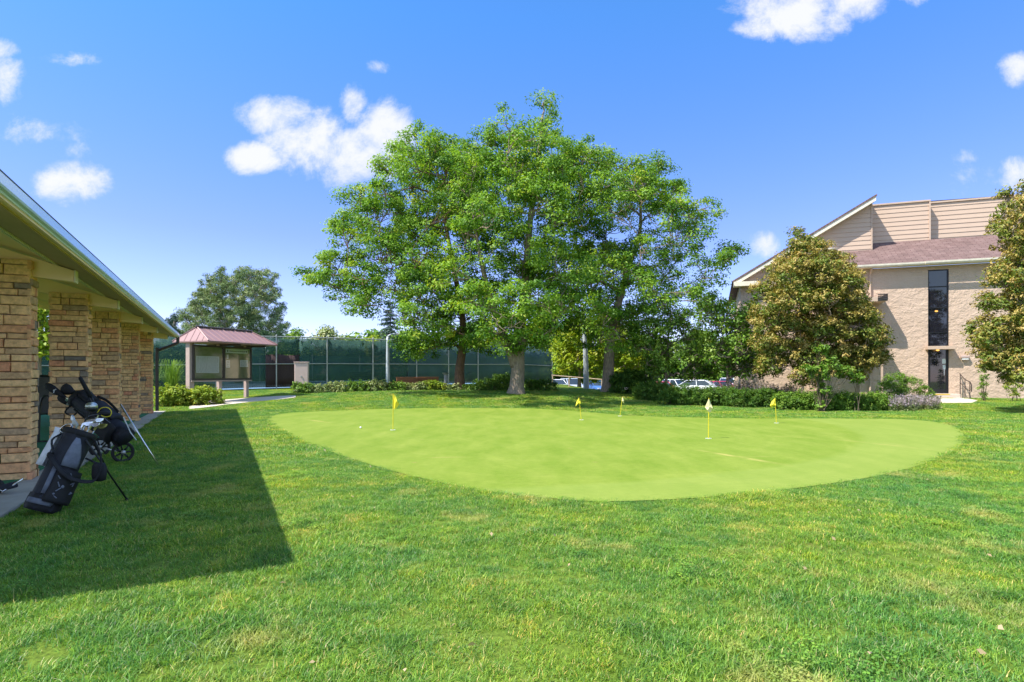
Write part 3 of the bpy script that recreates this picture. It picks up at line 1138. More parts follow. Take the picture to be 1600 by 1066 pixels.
fen = thing('tennis_fence', 'tall tennis court fence with green windscreen and grey steel posts', 'fence', fp(.3))
ts = [-.9, -.75, -.6, -.45, -.3, -.15, 0, .141, .282, .43, .548, .665, .83, 1.0]
FH = 3.05
for t_ in ts:
    b = MB()
    b.tube([fp(t_, -.1), fp(t_, FH + .06)], .045 if t_ in (1.0, .282) else .038, 8)
    b.ball(fp(t_, FH + .07), .05, 8, 4)
    b.build('post', M['galv'], fen, smooth=False)
b = MB()
tt = [-.9 + 1.9 * i / 40 for i in range(41)]
b.tube([fp(t_, FH) for t_ in tt], .028, 6)
b.build('top_rail', M['galv'], fen)
b = MB()
b.tube([fp(t_, 1.46, .02) for t_ in tt], .026, 6)
b.build('mid_rail', M['galv'], fen)


def screen(t0, t1, mat, z0=.12, z1=2.93, n=-.045, name='windscreen'):
    b = MB()
    k = max(2, int((t1 - t0) * 60))
    vs, fs = [], []
    for i in range(k + 1):
        t_ = t0 + (t1 - t0) * i / k
        for j in range(4):
            z = z0 + (z1 - z0) * j / 3
            vs.append(fp(t_, z + (.03 * math.sin(i * 1.3) if j == 3 else 0), n + .03 * math.sin(i * 2.1 + j)))
    for i in range(k):
        for j in range(3): fs.append((i * 4 + j, i * 4 + 4 + j, i * 4 + 5 + j, i * 4 + 1 + j))
    b.add(vs, fs)
    o = b.build(name, mat, fen, smooth=True)
    s = o.modifiers.new('thick', 'SOLIDIFY')
    s.thickness = .006
    return o


screen(-.9, -.028, M['screen'])
screen(.062, .40, M['screen'])
screen(.40, 1.0, M['screen_blue'])
screen(-.028, .062, M['screen'], 2.0, 2.93, name='windscreen')
screen(-.028, .062, M['screen_brown'], .1, 2.0, -.045, 'brown_panel')
b = MB()                                     # the wire mesh shows as a thin strip above and below the fabric
for i in range(0, 420):
    t_ = -.9 + 1.9 * i / 420
    b.tube([fp(t_, 2.9), fp(t_ + .004, FH)], .004, 3, False)
    b.tube([fp(t_ + .004, 2.9), fp(t_, FH)], .004, 3, False)
    b.tube([fp(t_, .03), fp(t_ + .0045, .25)], .004, 3, False)
b.build('wire_mesh', M['galv'], fen)
ct = MB()
cd = (F1 - F0).normalized()
cn = Vector((-cd.y, cd.x, 0))
q = [fp(-1.0) * Vector((1, 1, 0)) + cn * .1, fp(1.0) * Vector((1, 1, 0)) + cn * .1]
n_ = 30
vs, fs = [], []
for i in range(n_ + 1):
    for j in range(2):
        p = q[0].lerp(q[1], i / n_) + cn * (28 * j)
        vs.append((p.x, p.y, fp(-1 + 2 * i / n_).z + .06))
for i in range(n_): fs.append((i * 2, i * 2 + 2, i * 2 + 3, i * 2 + 1))
ct.add(vs, fs)
tag(ct.build('tennis_court_ground', M['court']), kind='structure')

# far sides of the court: more windscreen
fen2 = thing('tennis_fence', 'far side of the tennis court fence seen through the near green screen', 'fence', q[0] + cn * 27)
b = MB()
vs, fs = [], []
for i in range(25):
    p = q[0].lerp(q[1], i / 24) + cn * 27
    vs += [(p.x, p.y, .5), (p.x, p.y, 3.3)]
for i in range(24): fs.append((i * 2, i * 2 + 2, i * 2 + 3, i * 2 + 1))
b.add(vs, fs)
o = b.build('windscreen', M['screen'], fen2)
s = o.modifiers.new('thick', 'SOLIDIFY')
s.thickness = .01
for i in range(0, 25, 3):
    p = q[0].lerp(q[1], i / 24) + cn * 26.9
    b = MB()
    b.tube([(p.x, p.y, .3), (p.x, p.y, 3.5)], .04, 6)
    b.build('post', M['galv'], fen2)

# ------------------------------------------------------------------ cabinet, benches, lamp posts by the fence
p = at(471.5, 29.2)
cab = thing('utility_cabinet', 'tall pinkish metal utility cabinet standing on the lawn before the fence', 'cabinet', p)
cx, cy = Vector((.97, .24, 0)), Vector((-.24, .97, 0))
cfr = (p, cx, cy, BZ)
b = MB()
b.box((-.33, -.2, .06), (.33, .2, 1.46), cfr)
b.build('body', M['cabinet'], cab, bevel=.012)
b = MB()
b.box((-.30, -.215, .12), (.30, -.2, 1.40), cfr)
dr = b.build('door', M['cabinet'], cab, bevel=.006)
b = MB()
b.box((-.03, -.24, .72), (.03, -.216, .80), cfr)
b.build('handle', M['galv'], dr)
b = MB()
b.box((-.36, -.24, 1.46), (.36, .23, 1.50), cfr)
b.build('lid', M['cabinet'], cab, bevel=.006)
b = MB()
b.box((-.4, -.28, -.1), (.4, .28, .058), cfr)
b.build('plinth', M['concrete'], cab)


def bench(px, Y, wid, label, mat, rz, dz=0.0):
    p = at(px, Y, dz)
    root = thing('park_bench', label, 'bench', p)
    ex = Vector((math.cos(rz), math.sin(rz), 0))
    ey = Vector((-ex.y, ex.x, 0))
    fr_ = (p, ex, ey, BZ)
    b = MB()
    for y in (-.22, -.08, .06): b.box((-wid / 2, y, .42), (wid / 2, y + .11, .46), fr_)
    b.build('seat', mat, root)
    b = MB()
    for z in (.55, .68, .81): b.box((-wid / 2, .2 + (z - .5) * .15, z), (wid / 2, .235 + (z - .5) * .15, z + .1), fr_)
    b.build('backrest', mat, root)
    for x in (-wid / 2 + .15, wid / 2 - .15):
        b = MB()
        b.tube([p + ex * x + ey * -.2 - BZ * .05, p + ex * x + ey * -.2 + BZ * .41], .025, 6)
        b.tube([p + ex * x + ey * .18 - BZ * .05, p + ex * x + ey * .18 + BZ * .5, p + ex * x + ey * .245 + BZ * .92], .025, 6)
        b.tube([p + ex * x + ey * -.2 + BZ * .41, p + ex * x + ey * .18 + BZ * .41], .02, 6)
        b.build('leg', M['iron'], root)
    return root


# both benches stand inside the court, behind the screen
pb = fp(.262, .06, -.9)
bench(800 + 900 * pb.x / pb.y, pb.y, 1.5, 'dark slatted bench behind the green screen, left of the pale lamp pole', M['wood_dark'], .62, .06)
pb = fp(.455, .06, -.9)
bench(800 + 900 * pb.x / pb.y, pb.y, 1.5, 'dark slatted bench behind the faded screen near the reddish trunk', M['wood_dark'], .62, .06)
for i, (pxa, Y, wd, h, lab) in enumerate([(636, 31.0, 1.1, .62, 'stepped orange wooden planter box behind the low shrubs, nearer the pale lamp pole'), (668, 31.6, 1.15, .62, 'orange wooden planter box behind the low shrubs, nearer the reddish trunk')]):
    p = at(pxa, Y)
    r = thing('wooden_planter', lab, 'planter', p, 'orange wooden planters')
    fr_ = (p, Vector((.97, .24, 0)), Vector((-.24, .97, 0)), BZ)
    b = MB()
    for k in range(4):
        b.box((-wd / 2, -.25, k * .15), (wd / 2, -.21, k * .15 + .14), fr_)
        b.box((-wd / 2, .21, k * .15), (wd / 2, .25, k * .15 + .14), fr_)
        b.box((-wd / 2 + .001, -.21, k * .15 + .001), (-wd / 2 + .04, .21, k * .15 + .139), fr_)
        b.box((wd / 2 - .04, -.21, k * .15 + .001), (wd / 2 - .001, .21, k * .15 + .139), fr_)
    b.build('board', M['wood_orange'], r)
    b = MB()
    b.box((-wd / 2 - .03, -.28, h - .018), (wd / 2 + .03, -.18, h + .025), fr_)
    b.box((-wd / 2 - .03, .18, h - .018), (wd / 2 + .03, .28, h + .025), fr_)
    b.build('rim', M['wood_orange'], r)
    if i == 0:
        b = MB()
        b.box((-wd / 2 - .4, -.22, .0), (-wd / 2 - .005, .22, .36), fr_)
        b.build('step', M['wood_orange'], r, bevel=.01)
    b = MB()
    b.box((-wd / 2 + .042, -.208, .3), (wd / 2 - .042, .208, .52), fr_)
    b.build('soil', M['mulch'], r)
p = at(696.5, 31.5)
bo = thing('water_fountain', 'short grey drinking post beside the reddish trunk', 'drinking fountain', p)
b = MB()
b.tube([p - BZ * .05, p + BZ * .75], .1, 10)
b.build('pedestal', M['galv'], bo)
b = MB()
b.tube([p + BZ * .75 + Vector((.0, -.05, 0)), p + BZ * .87 + Vector((0, -.05, 0))], [.1, .19], 12)
b.build('bowl', M['galv'], bo)


def lamppost(px, Y, r0, r1, h, label, bend=0.0):
    p = at(px, Y)
    root = thing('lamp_post', label, 'lamp post', p)
    b = MB()
    pts = [p + BZ * (h * i / 10) + Vector((bend * (1 - math.cos(i / 10 * 1.5)), 0, 0)) for i in range(11)]
    b.tube([p - BZ * .1] + pts, [r0] + [r0 + (r1 - r0) * i / 10 for i in range(11)], 14)
    b.build('pole', M['white_paint'], root, smooth=True)
    b = MB()
    tp = pts[-1]
    b.tube([tp, tp + Vector((.25, -.1, .12)), tp + Vector((.6, -.25, .14))], [r1 * .8, r1 * .6, r1 * .5], 8)
    b.build('arm', M['white_paint'], root)
    b = MB()
    b.box((.45, -.4, -.02), (.95, -.12, .1), (tp + BZ * .05, Vector((1, 0, 0)), Vector((0, 1, 0)), BZ))
    b.build('lamp_head', M['galv'], root, bevel=.03)


lamppost(606, 32.0, .12, .085, 2.9, 'pale grey lamp post rising into the leaves of the reddish-trunked tree')
lamppost(916, 33.0, .17, .075, 4.8, 'thick tapering pale lamp post left of the right-hand ash trunk', -.25)

# ------------------------------------------------------------------ flags, cup rims, ball
def pin(px, py_top, py_bot, px_top, label, fpix, mat):
    base = pg(px, py_bot)
    Y = base.y
    root = thing('golf_flag', label, 'golf flag', base, 'flags on the putting green')
    top = P(px_top, py_top, Y)
    b = MB()
    b.tube([base - BZ * .02, top], .008, 8)
    b.build('pole', M['pole_yellow'], root)
    # pennant: limp cloth, a little thick, rippled away from the rod
    pts = [P(x, y, Y) for x, y in fpix]
    b = MB()
    n = len(pts)
    for i, p_ in enumerate(pts): p_.y += .025 * math.sin(i * 2.3)
    c = sum(pts, Vector()) / n + Vector((0, -.03, 0))
    b.add(pts + [c], [(i, (i + 1) % n, n) for i in range(n)])
    o = b.build('pennant', mat, root, smooth=False)
    s_ = o.modifiers.new('thick', 'SOLIDIFY')
    s_.thickness = .004
    b = MB()
    gz = base.z + .014
    ring = [Vector((base.x + math.cos(k * .3927) * .054, base.y + math.sin(k * .3927) * .054, gz)) for k in range(16)]
    ring2 = [Vector((base.x + math.cos(k * .3927) * .059, base.y + math.sin(k * .3927) * .059, gz)) for k in range(16)]
    b.add(ring + ring2 + [p_ + BZ * .006 for p_ in ring] + [p_ + BZ * .006 for p_ in ring2],
          [(32 + k, 32 + (k + 1) % 16, 48 + (k + 1) % 16, 48 + k) for k in range(16)] + [(k, (k + 1) % 16, 32 + (k + 1) % 16, 32 + k) for k in range(16)] + [(16 + k, 48 + k, 48 + (k + 1) % 16, 16 + (k + 1) % 16) for k in range(16)])
    b.build('cup_rim', M['ball_white'], root)
    return root


pin(614, 615, 673, 614.3, 'yellow flag nearest the white ball, hanging limp to its right', [(614.5, 616), (617.5, 619), (620.5, 626), (623.5, 631), (621, 636), (616.5, 640), (615, 639)], M['flag_yellow'])
pin(908.5, 621.5, 657, 904.5, 'leaning yellow flag blown left, in front of the tree shadow, beside the split pale pennant', [(904.6, 621.5), (906.5, 625), (907, 631), (903.5, 631.5), (901, 632), (899, 635), (901.5, 627.5)], M['flag_yellow'])
pin(968.5, 620, 651, 972.5, 'rearmost yellow flag at the green edge, leaning right', [(972.5, 620), (974.2, 623), (974.6, 627), (975.6, 631), (973.2, 629), (971.5, 627)], M['flag_pale'])
pin(1107, 622, 686.5, 1107.6, 'nearest flag with faded diamond shaped pennant seen end on', [(1107.6, 622.5), (1110.5, 630), (1113.2, 638), (1111.5, 643), (1108.5, 645), (1105, 641), (1102, 636.5), (1105, 628)], M['flag_pale'])
pin(1213.2, 622, 662, 1211, 'small yellow flag before the clipped lime hedge', [(1210.8, 622.5), (1211.8, 629), (1212, 634), (1208, 635), (1204.5, 637.5), (1202.5, 634), (1206, 628)], M['flag_yellow'])
p = pg(563.5, 670.5)
b = MB()
b.ball(p + BZ * .034, .024, 14, 9)
tag(b.build('golf_ball', M['ball_white'], None, p, smooth=True), 'white golf ball lying on the green beside the limp flag', 'golf ball')

# ------------------------------------------------------------------ apartment building (right)
apt = thing('apartment_building', 'tan stucco apartment building with maroon shingle roof and dark entrance window strip', 'building', BO)
bfr = (BO, BT, BN, BZ)
U0, U1 = -3.45, 16.0
ZE = 6.60                                    # underside of the eave
WU0, WU1, WZ0, WZ1 = -.52, .33, .37, 6.40    # opening of the stair window and door


def bbox(mb, u0, u1, v0, v1, z0, z1):
    return mb.box((u0, v0, z0), (u1, v1, z1), bfr)


b = MB()
bbox(b, U0, WU0, -.35, 0, -.3, ZE)
bbox(b, WU1, U1, -.35, 0, -.3, ZE)
bbox(b, WU0, WU1, -.35, 0, WZ1, ZE)
bbox(b, WU0, WU1, -.35, 0, -.3, WZ0)
wall = b.build('wall', M['stucco'], apt)
b = MB()                                     # left wing, set back, mostly behind the ochre tree
bbox(b, -9.0, U0 - .002, -1.5, -1.2, -.3, 6.45)
bbox(b, -9.0, -8.7, -12, -1.502, -.3, 6.45)
bbox(b, U0 - .002, U0 + .3, -1.5, -.352, -.3, ZE)
bbox(b, -5.3, U0 - .004, -1.198, -.2, -.3, 5.6)
b.build('wing_wall', M['stucco'], apt)
b = MB()
bbox(b, U1 - .3, U1, -12, -.352, -.3, ZE)
bbox(b, -8.6, U1, -12.3, -12, -.3, 6.3)
b.build('rear_wall', M['stucco'], apt)
for z in (5.05, 2.85):                       # balcony slabs by the corner, they throw the slanting shadows
    b = MB()
    bbox(b, -6.3, -2.5, .003 if z < 0 else -.19, 1.05, z - .2, z)
    bal = b.build('balcony', M['siding'], apt)
    b = MB()
    bbox(b, -2.497, -2.46, .1, 1.0, z - .18, z + .16)
    for k in range(4): bbox(b, -2.9, -2.5, 1.053, 1.08, z - .17 + k * .09, z - .12 + k * .09)
    b.build('louvre', M['black_frame'], bal)
for u in (-2.7, -6.15):
    b = MB()
    bbox(b, u - .04, u + .04, .92, 1.0, -.1, 2.65)
    b.build('balcony_post', M['siding'], apt)
# window strip
b = MB()
t_ = .045
bbox(b, WU0, WU0 + t_, -.12, -.03, WZ0, WZ1)
bbox(b, WU1 - t_, WU1, -.12, -.03, WZ0, WZ1)
for z in (6.355, 5.55, 4.52, 2.50):
    bbox(b, WU0 + t_, WU1 - t_, -.12, -.03, z, z + .045)
wf = b.build('stair_window', M['black_frame'], apt)
b = MB()
bbox(b, WU0 + t_, WU1 - t_, -.09, -.08, 2.545, 6.355)
b.build('glass', M['glass_dark'], wf)
b = MB()                                     # landing edge and rail behind the glass are part of what shows in it
bbox(b, WU0 + t_, WU1 - t_, -.079, -.06, 3.32, 3.36)
b.build('mullion', M['black_frame'], wf)
b = MB()
bbox(b, WU0 + t_, WU1 - t_, -.11, -.07, WZ0 + .01, 2.49)
dr = b.build('entrance_door', M['glass_dark'], apt)
b = MB()
bbox(b, WU0 + t_, WU0 + t_ + .06, -.069, -.05, WZ0 + .01, 2.48)
bbox(b, WU1 - t_ - .06, WU1 - t_, -.069, -.05, WZ0 + .01, 2.48)
bbox(b, WU0 + t_ + .06, WU1 - t_ - .06, -.069, -.05, WZ0 + .01, WZ0 + .2)
b.build('door_frame', M['black_frame'], dr)
b = MB()
bbox(b, WU1 - .2, WU1 - .17, -.049, -.01, 1.25, 1.6)
b.build('handle', M['chrome'], dr)
b = MB()
bbox(b, .08, .24, -.068, -.064, 1.82, 2.05)
bbox(b, .1, .23, -.068, -.064, 1.55, 1.75)
b.build('notice', M['paper'], dr)
b = MB()
bbox(b, WU0 - .12, WU1 + .16, .003, .42, 2.50, 2.66)
b.build('door_canopy', M['siding'], apt, bevel=.01)
m, nt, out = newmat('warm_lamp')
em = nt.nodes.new('ShaderNodeEmission')
em.inputs[0].default_value = (1, .5, .12, 1)
em.inputs[1].default_value = .8
L(nt, em.outputs[0], out.inputs[0])
M['warm_lamp'] = m
b = MB()
b.ball(bp(-.16, .12, 2.47), .075, 16, 8, (1, 1, .6))
b.build('door_lamp', M['warm_lamp'], apt, smooth=True)
b = MB()
b.ball(bp(-.16, -.055, 4.38), .07, 16, 8, (1, .25, .6), (BT, BN, BZ))
b.build('stair_lamp', M['warm_lamp'], apt, smooth=True)
b = MB()
bbox(b, .78, 1.12, .004, .16, 2.08, 2.2)
wl = b.build('wall_lamp', M['brown_post'], apt, bevel=.02)
b = MB()
bbox(b, .82, 1.08, .03, .14, 2.0, 2.078)
b.build('lens', M['lamp_lens'], wl)
b = MB()
b.tube([bp(-3.0, .09, .1), bp(-3.0, .09, 6.3), bp(-3.0, .35, 6.55)], .05, 8)
b.build('downspout', M['siding'], apt)
b = MB()
bbox(b, .7, U1, .004, .03, -.1, .14)
b.build('plinth', M['concrete'], apt)
# steps
for k, (v1, z) in enumerate(((.55, .36), (.95, .19))):
    b = MB()
    bbox(b, -.75, .62, .004 if k == 0 else .553, v1, -.2, z)
    st = b.build('step', M['pale_concrete'], apt, bevel=.01)
    b = MB()
    bbox(b, -.74, .2, v1 - .06, v1 + .004, z - .05, z + .004)
    b.build('nosing', M['yellow_nose'], st)
# handrail
hr = thing('handrail', 'dark iron handrail beside the entrance steps of the stucco building', 'handrail', bp(.75, .6, .1))
b = MB()
for v, z in ((.15, .37), (.7, .2), (1.25, .1)):
    b.tube([bp(.74, v, z - .2), bp(.74, v, z + .92 - (.0 if v < .5 else .05))], .02, 6)
b.build('baluster', M['iron'], hr)
b = MB()
b.tube(smooth_line([bp(.74, .1, 1.34), bp(.74, .15, 1.3), bp(.74, .7, 1.06), bp(.74, 1.25, .94), bp(.74, 1.42, .8), bp(.74, 1.42, .5)], 3), .022, 6)
b.tube([bp(.74, .15, .9), bp(.74, .7, .66), bp(.74, 1.25, .52)], .014, 6)
b.build('rail', M['iron'], hr)


def uvquad(name, quad, mat, parent, th=.06, usc=1.0):
    """roof plane with uv in metres: quad = eave left, eave right, top right, top left"""
    a, b_, c, d = quad
    ex = (b_ - a).normalized()
    ey = (d - a) - ex * (d - a).dot(ex)
    ey.normalize()
    n = ex.cross(ey)
    vs = [a, b_, c, d] + [p - n * th for p in (a, b_, c, d)]
    mb = MB()
    mb.add(vs, [(0, 1, 2, 3), (7, 6, 5, 4), (0, 4, 5, 1), (1, 5, 6, 2), (2, 6, 7, 3), (3, 7, 4, 0)])
    o = mb.build(name, mat, parent)
    uv = o.data.uv_layers.new(name='UVMap')
    for lp in o.data.loops:
        p = Vector(vs[lp.vertex_index]) - a
        uv.data[lp.index].uv = (p.dot(ex), p.dot(ey))
    return o


# skirt roof in front of the siding
VS = -2.2
ZT = 8.32
sk = uvquad('roof', [bp(-3.9, .42, 6.72), bp(U1 + .4, .42, 6.72), bp(U1 + .4, VS, ZT), bp(-5.3, VS, ZT)], M['shingle'], apt)
b = MB()
for u0, u1, v in ((-3.75, -.78, .42), (-.782, U1 + .4, .50)):
    b.prism([bp(u0, v + .11, 6.74), bp(u0, v + .10, 6.66), bp(u0, v + .06, 6.60), bp(u0, v - .02, 6.60), bp(u0, v - .02, 6.74)], BT * (u1 - u0))
b.build('gutter', M['white_trim'], apt)
b = MB()
bbox(b, -3.72, U1 + .4, .002, .4, 6.61, 6.64)
b.build('soffit', M['white_trim'], apt)
b = MB()
bbox(b, -4.6, -3.76, -.25, .3, 6.45, 6.66)
bbox(b, -4.65, -3.74, .28, .38, 6.62, 6.74)
b.build('corner_gutter', M['white_trim'], apt)
b = MB()
pv = bp(-4.55, -1.25, 7.55)
b.tube([pv, pv + BZ * .35], .1, 10)
b.tube([pv + BZ * .34, pv + BZ * .40, pv + BZ * .46], [.34, .36, .12], 14)
b.build('roof_vent', M['white_trim'], apt)


# stepped siding parapet: each board is a real lap
def siding(u0, u1, v, z0, z1, name='siding', top=None):
    mb = MB()
    z = z0
    while z < z1 - .02:
        h = min(.235, z1 - z)
        mb.add([bp(u0, v, z), bp(u1, v, z), bp(u1, v - .022, z + h), bp(u0, v - .022, z + h), bp(u0, v - .08, z), bp(u1, v - .08, z), bp(u1, v - .08, z + h), bp(u0, v - .08, z + h)],
               [(0, 1, 2, 3), (7, 6, 5, 4), (0, 4, 5, 1), (1, 5, 6, 2), (2, 6, 7, 3), (3, 7, 4, 0)])
        z += .235
    return mb.build(name, M['siding'], apt)


SA, SB = -2.62, .22
siding(SA, SB, VS - .02, ZT - .1, 10.32)
b = MB()
bbox(b, SA, SB + .02, VS - .35, VS + .03, 10.32, 10.40)
bbox(b, SB - .04, SB + .03, VS - .45, VS + .02, ZT - .1, 10.32)
b.build('coping', M['siding'], apt)
siding(SB + .035, U1, VS - .42, ZT - .1, 10.30)
b = MB()
bbox(b, SB + .035, U1, VS - .75, VS - .37, 10.30, 10.38)
b.build('coping', M['siding'], apt)
# gable at the left with rising rake
VG = -1.35
gl, gr, gz0, gz1 = -9.35, SA - .02, 6.42, 10.42
b = MB()
z = 6.46
while z < gz1 - .1:
    h = .235
    ul = gl + (gr - gl) * (z - gz0) / (gz1 - gz0) + .28
    if ul < gr - .05:
        b.add([bp(ul, VG, z), bp(gr, VG, z), bp(gr, VG - .022, z + h), bp(min(ul + .4, gr), VG - .022, z + h), bp(ul, VG - .1, z), bp(gr, VG - .1, z), bp(gr, VG - .1, z + h), bp(min(ul + .4, gr), VG - .1, z + h)],
              [(0, 1, 2, 3), (7, 6, 5, 4), (0, 4, 5, 1), (1, 5, 6, 2), (2, 6, 7, 3), (3, 7, 4, 0)])
    z += h
gab = b.build('gable_siding', M['siding'], apt)
b = MB()
bbox(b, gr + .002, gr + .06, VS - .7, VG + .02, ZT - .5, gz1 - .05)
b.build('corner_board', M['siding'], gab)
ra, rb = bp(gl, 0, gz0), bp(gr + .12, 0, gz1 + .06)
b = MB()
b.prism([ra + BN * (VG + .42), rb + BN * (VG + .42), rb + BN * (VG + .42) - BZ * .22, ra + BN * (VG + .42) - BZ * .22], BN * .05)
b.prism([ra + BN * (VG), rb + BN * (VG), rb + BN * (VG) - BZ * .2, ra + BN * VG - BZ * .2], BN * .419)
b.build('rake_board', M['white_trim'], gab)
uvquad('roof', [bp(gl - .1, -12.5, gz0 - .03 + .08), bp(gl - .1, VG + .5, gz0 - .03 + .08), bp(gr + .14, VG + .5, gz1 + .16), bp(gr + .14, -12.5, gz1 + .16)], M['shingle'], apt, .08)
b = MB()
b.add([bp(gr + .14, -12.5, gz1 + .15), bp(gr + .14, VS - .76, gz1 + .15), bp(U1, VS - .76, 10.29), bp(U1, -12.5, 10.29)], [(0, 1, 2, 3)])
b.build('flat_roof', M['shingle_grey'], apt)
b = MB()                                     # boxed eave return at the low end of the rake
bbox(b, gl - .02, gl + 1.25, VG + .03, VG + .6, gz0 - .26, gz0 - .02)
b.build('eave_box', M['white_trim'], apt)

# ------------------------------------------------------------------ foliage
def unit(v):
    return v / np.maximum(np.linalg.norm(v, axis=1, keepdims=True), 1e-9)


def leaf_cloud(C, N, S, rng, asp=.5, droop=.2):
    n = len(C)
    T = unit(np.cross(N, rng.normal(size=(n, 3))))
    B = np.cross(N, T)
    S = S[:, None]
    V = np.empty((n, 4, 3))
    V[:, 0] = C - T * S * .5
    V[:, 1] = C + B * S * asp * .5 + N * S * .08
    V[:, 2] = C + T * S * .5 - N * S * droop
    V[:, 3] = C - B * S * asp * .5 + N * S * .08
    Fc = np.arange(n * 4).reshape(n, 4)
    return V.reshape(-1, 3), Fc


def crown_points(blobs, rng, per_m2, leaves, rc, zsq=.75, shell=(.5, 1.0), nup=.5, nrand=.8):
    Cs, Ns, Vs, tips = [], [], [], []
    for (x, y, z, r) in blobs:
        k = max(4, int(per_m2 * r * r))
        d = unit(rng.normal(size=(k, 3)))
        d[:, 2] = np.where(d[:, 2] < -.55, -d[:, 2], d[:, 2])
        rad = r * (shell[0] + (shell[1] - shell[0]) * rng.random(k) ** .6)
        cc = np.array([x, y, z]) + d * rad[:, None]
        tips.append(cc)
        m = max(3, int(leaves))
        off = unit(rng.normal(size=(k * m, 3))).reshape(k, m, 3) * (rc * 1.05 * rng.random((k, m, 1)) ** .45) * rng.uniform(.6, 1.25, size=(k, 1, 1))
        off[:, :, 2] *= zsq
        pts = (cc[:, None, :] + off).reshape(-1, 3)
        out = unit(pts - np.array([x, y, z - r * .3]))
        cl_ = unit(off.reshape(-1, 3))
        N = unit(out * .35 + cl_ * .6 + np.array([0, 0, nup]) + rng.normal(size=out.shape) * nrand * .5)
        Cs.append(pts)
        Ns.append(N)
        cv = rng.normal(.48, .22, size=(k, 1))
        Vs.append(np.clip(cv + rng.normal(0, .16, size=(k, m)), 0, 1).ravel())
    return np.concatenate(Cs), np.concatenate(Ns), np.concatenate(Vs), tips


def branches(trunk, tr, blobs, tips, rng, twigs=8, limb=.028, jit=.25, twr=.016, stems=()):
    """trunk polyline + limbs grown greedily to the blob centres + twigs to the clumps"""
    mb = MB()
    pts = smooth_line(trunk, 5)
    n = len(pts)
    rad = [tr[0] + (tr[1] - tr[0]) * (i / (n - 1)) ** .8 for i in range(n)]
    rad[0] *= 1.5
    rad[1] *= 1.2
    mb.tube(pts, rad, 14)
    nodes = [(p, r) for p, r in zip(pts, rad)][n // 3:]
    for sp_, ra_, rb_ in stems:
        q_ = smooth_line(sp_, 5)
        rr_ = [ra_ + (rb_ - ra_) * i / (len(q_) - 1) for i in range(len(q_))]
        mb.tube(q_, rr_, 12)
        nodes += list(zip(q_[3:], rr_[3:]))
    base = pts[n // 2]
    order = sorted(range(len(blobs)), key=lambda i: (Vector(blobs[i][:3]) - base).length)
    for i in order:
        c = Vector(blobs[i][:3])
        best, bc = None, 1e9
        for (p, r) in nodes:
            d = (p - c).length
            cost = d + max(0, p.z - c.z + .25 * d) * 1.2 + (.6 if r < .03 else 0)
            if cost < bc: best, bc = (p, r), cost
        p, r = best
        d = (p - c).length
        if d < .2: continue
        r0 = min(r * .78, .035 + limb * d)
        mid = p.lerp(c, .5) + Vector((rng.normal() * .1 * d, rng.normal() * .1 * d, .12 * d))
        path_ = smooth_line([p, mid, c], 5)
        for q in path_[1:-1]: q += Vector(rng.normal(size=3) * jit * .12)
        m = len(path_)
        rr_ = [r0 + (max(.016, r0 * .35) - r0) * k / (m - 1) for k in range(m)]
        mb.tube(path_, rr_, 7)
        nodes += list(zip(path_[2:], rr_[2:]))
        cc = tips[i]
        if len(cc):
            for j in rng.choice(len(cc), min(twigs, len(cc)), replace=False):
                k = rng.integers(m // 2, m)
                a, b_ = path_[k], Vector(cc[j])
                mm = a.lerp(b_, .5) + Vector(rng.normal(size=3) * .12)
                mb.tube(smooth_line([a, mm, b_], 3), [max(twr, rr_[k] * .4)] * 3 + [twr * .8] * 3 + [twr * .5], 4, False)
    return mb


def pxblobs(lst, Y, depth, rng, cx=None, layers=(-.62, 0, .62), drop=0.0):
    """(px, py, radius in px) of the photograph at distance Y, filled out into a rounded volume"""
    out = []
    xs = [b[0] for b in lst]
    c0, hw = (min(xs) + max(xs)) / 2, max(1, (max(xs) - min(xs)) / 2 + 30)
    for (px, py, r) in lst:
        p, R = P(px, py, Y), r / F * Y
        wd = math.sqrt(max(.08, 1 - ((px - c0) / hw) ** 2))
        for l in layers:
            f = abs(l)
            if f > .4 and (rng.random() < drop or (py > 525 and l < 0 and drop > 0)): continue
            dy = l * depth * wd
            # off-centre layers are narrower and lower, as a rounded crown is
            k = 1 - .13 * f
            q = P(c0 + (px - c0) * k, HZ + (py - HZ) * (1 - .10 * f), Y + dy)
            out.append((q.x + rng.normal() * .12 * R, q.y + rng.normal() * .25, q.z + rng.normal() * .1 * R, R * (1 - .2 * f) * (Y + dy) / Y))
    return out


def tree(name, label, cat, base, trunk, tr, blobs, mat_leaf, mat_bark, seed, per_m2=11, leaves=42, rc=.5, size=.17, asp=.5, zsq=.75, twigs=8, limb=.028, shell=(.5, 1), group=None, nup=.5, nrand=.8, twr=.016, droop=.2, stems=()):
    rng = np.random.default_rng(seed)
    root = thing(name, label, cat, base, group)
    C, N, V, tips = crown_points(blobs, rng, per_m2, leaves, rc, zsq, shell, nup, nrand)
    S = size * rng.uniform(.65, 1.3, len(C))
    LV, LF = leaf_cloud(C, N, S, rng, asp, droop)
    np_mesh('crown', LV, LF, mat_leaf, root, var=V)
    branches(trunk, tr, blobs, tips, rng, twigs, limb, twr=twr, stems=stems).build('trunk', mat_bark, root, smooth=True)
    return root, tips


rng = np.random.default_rng(11)
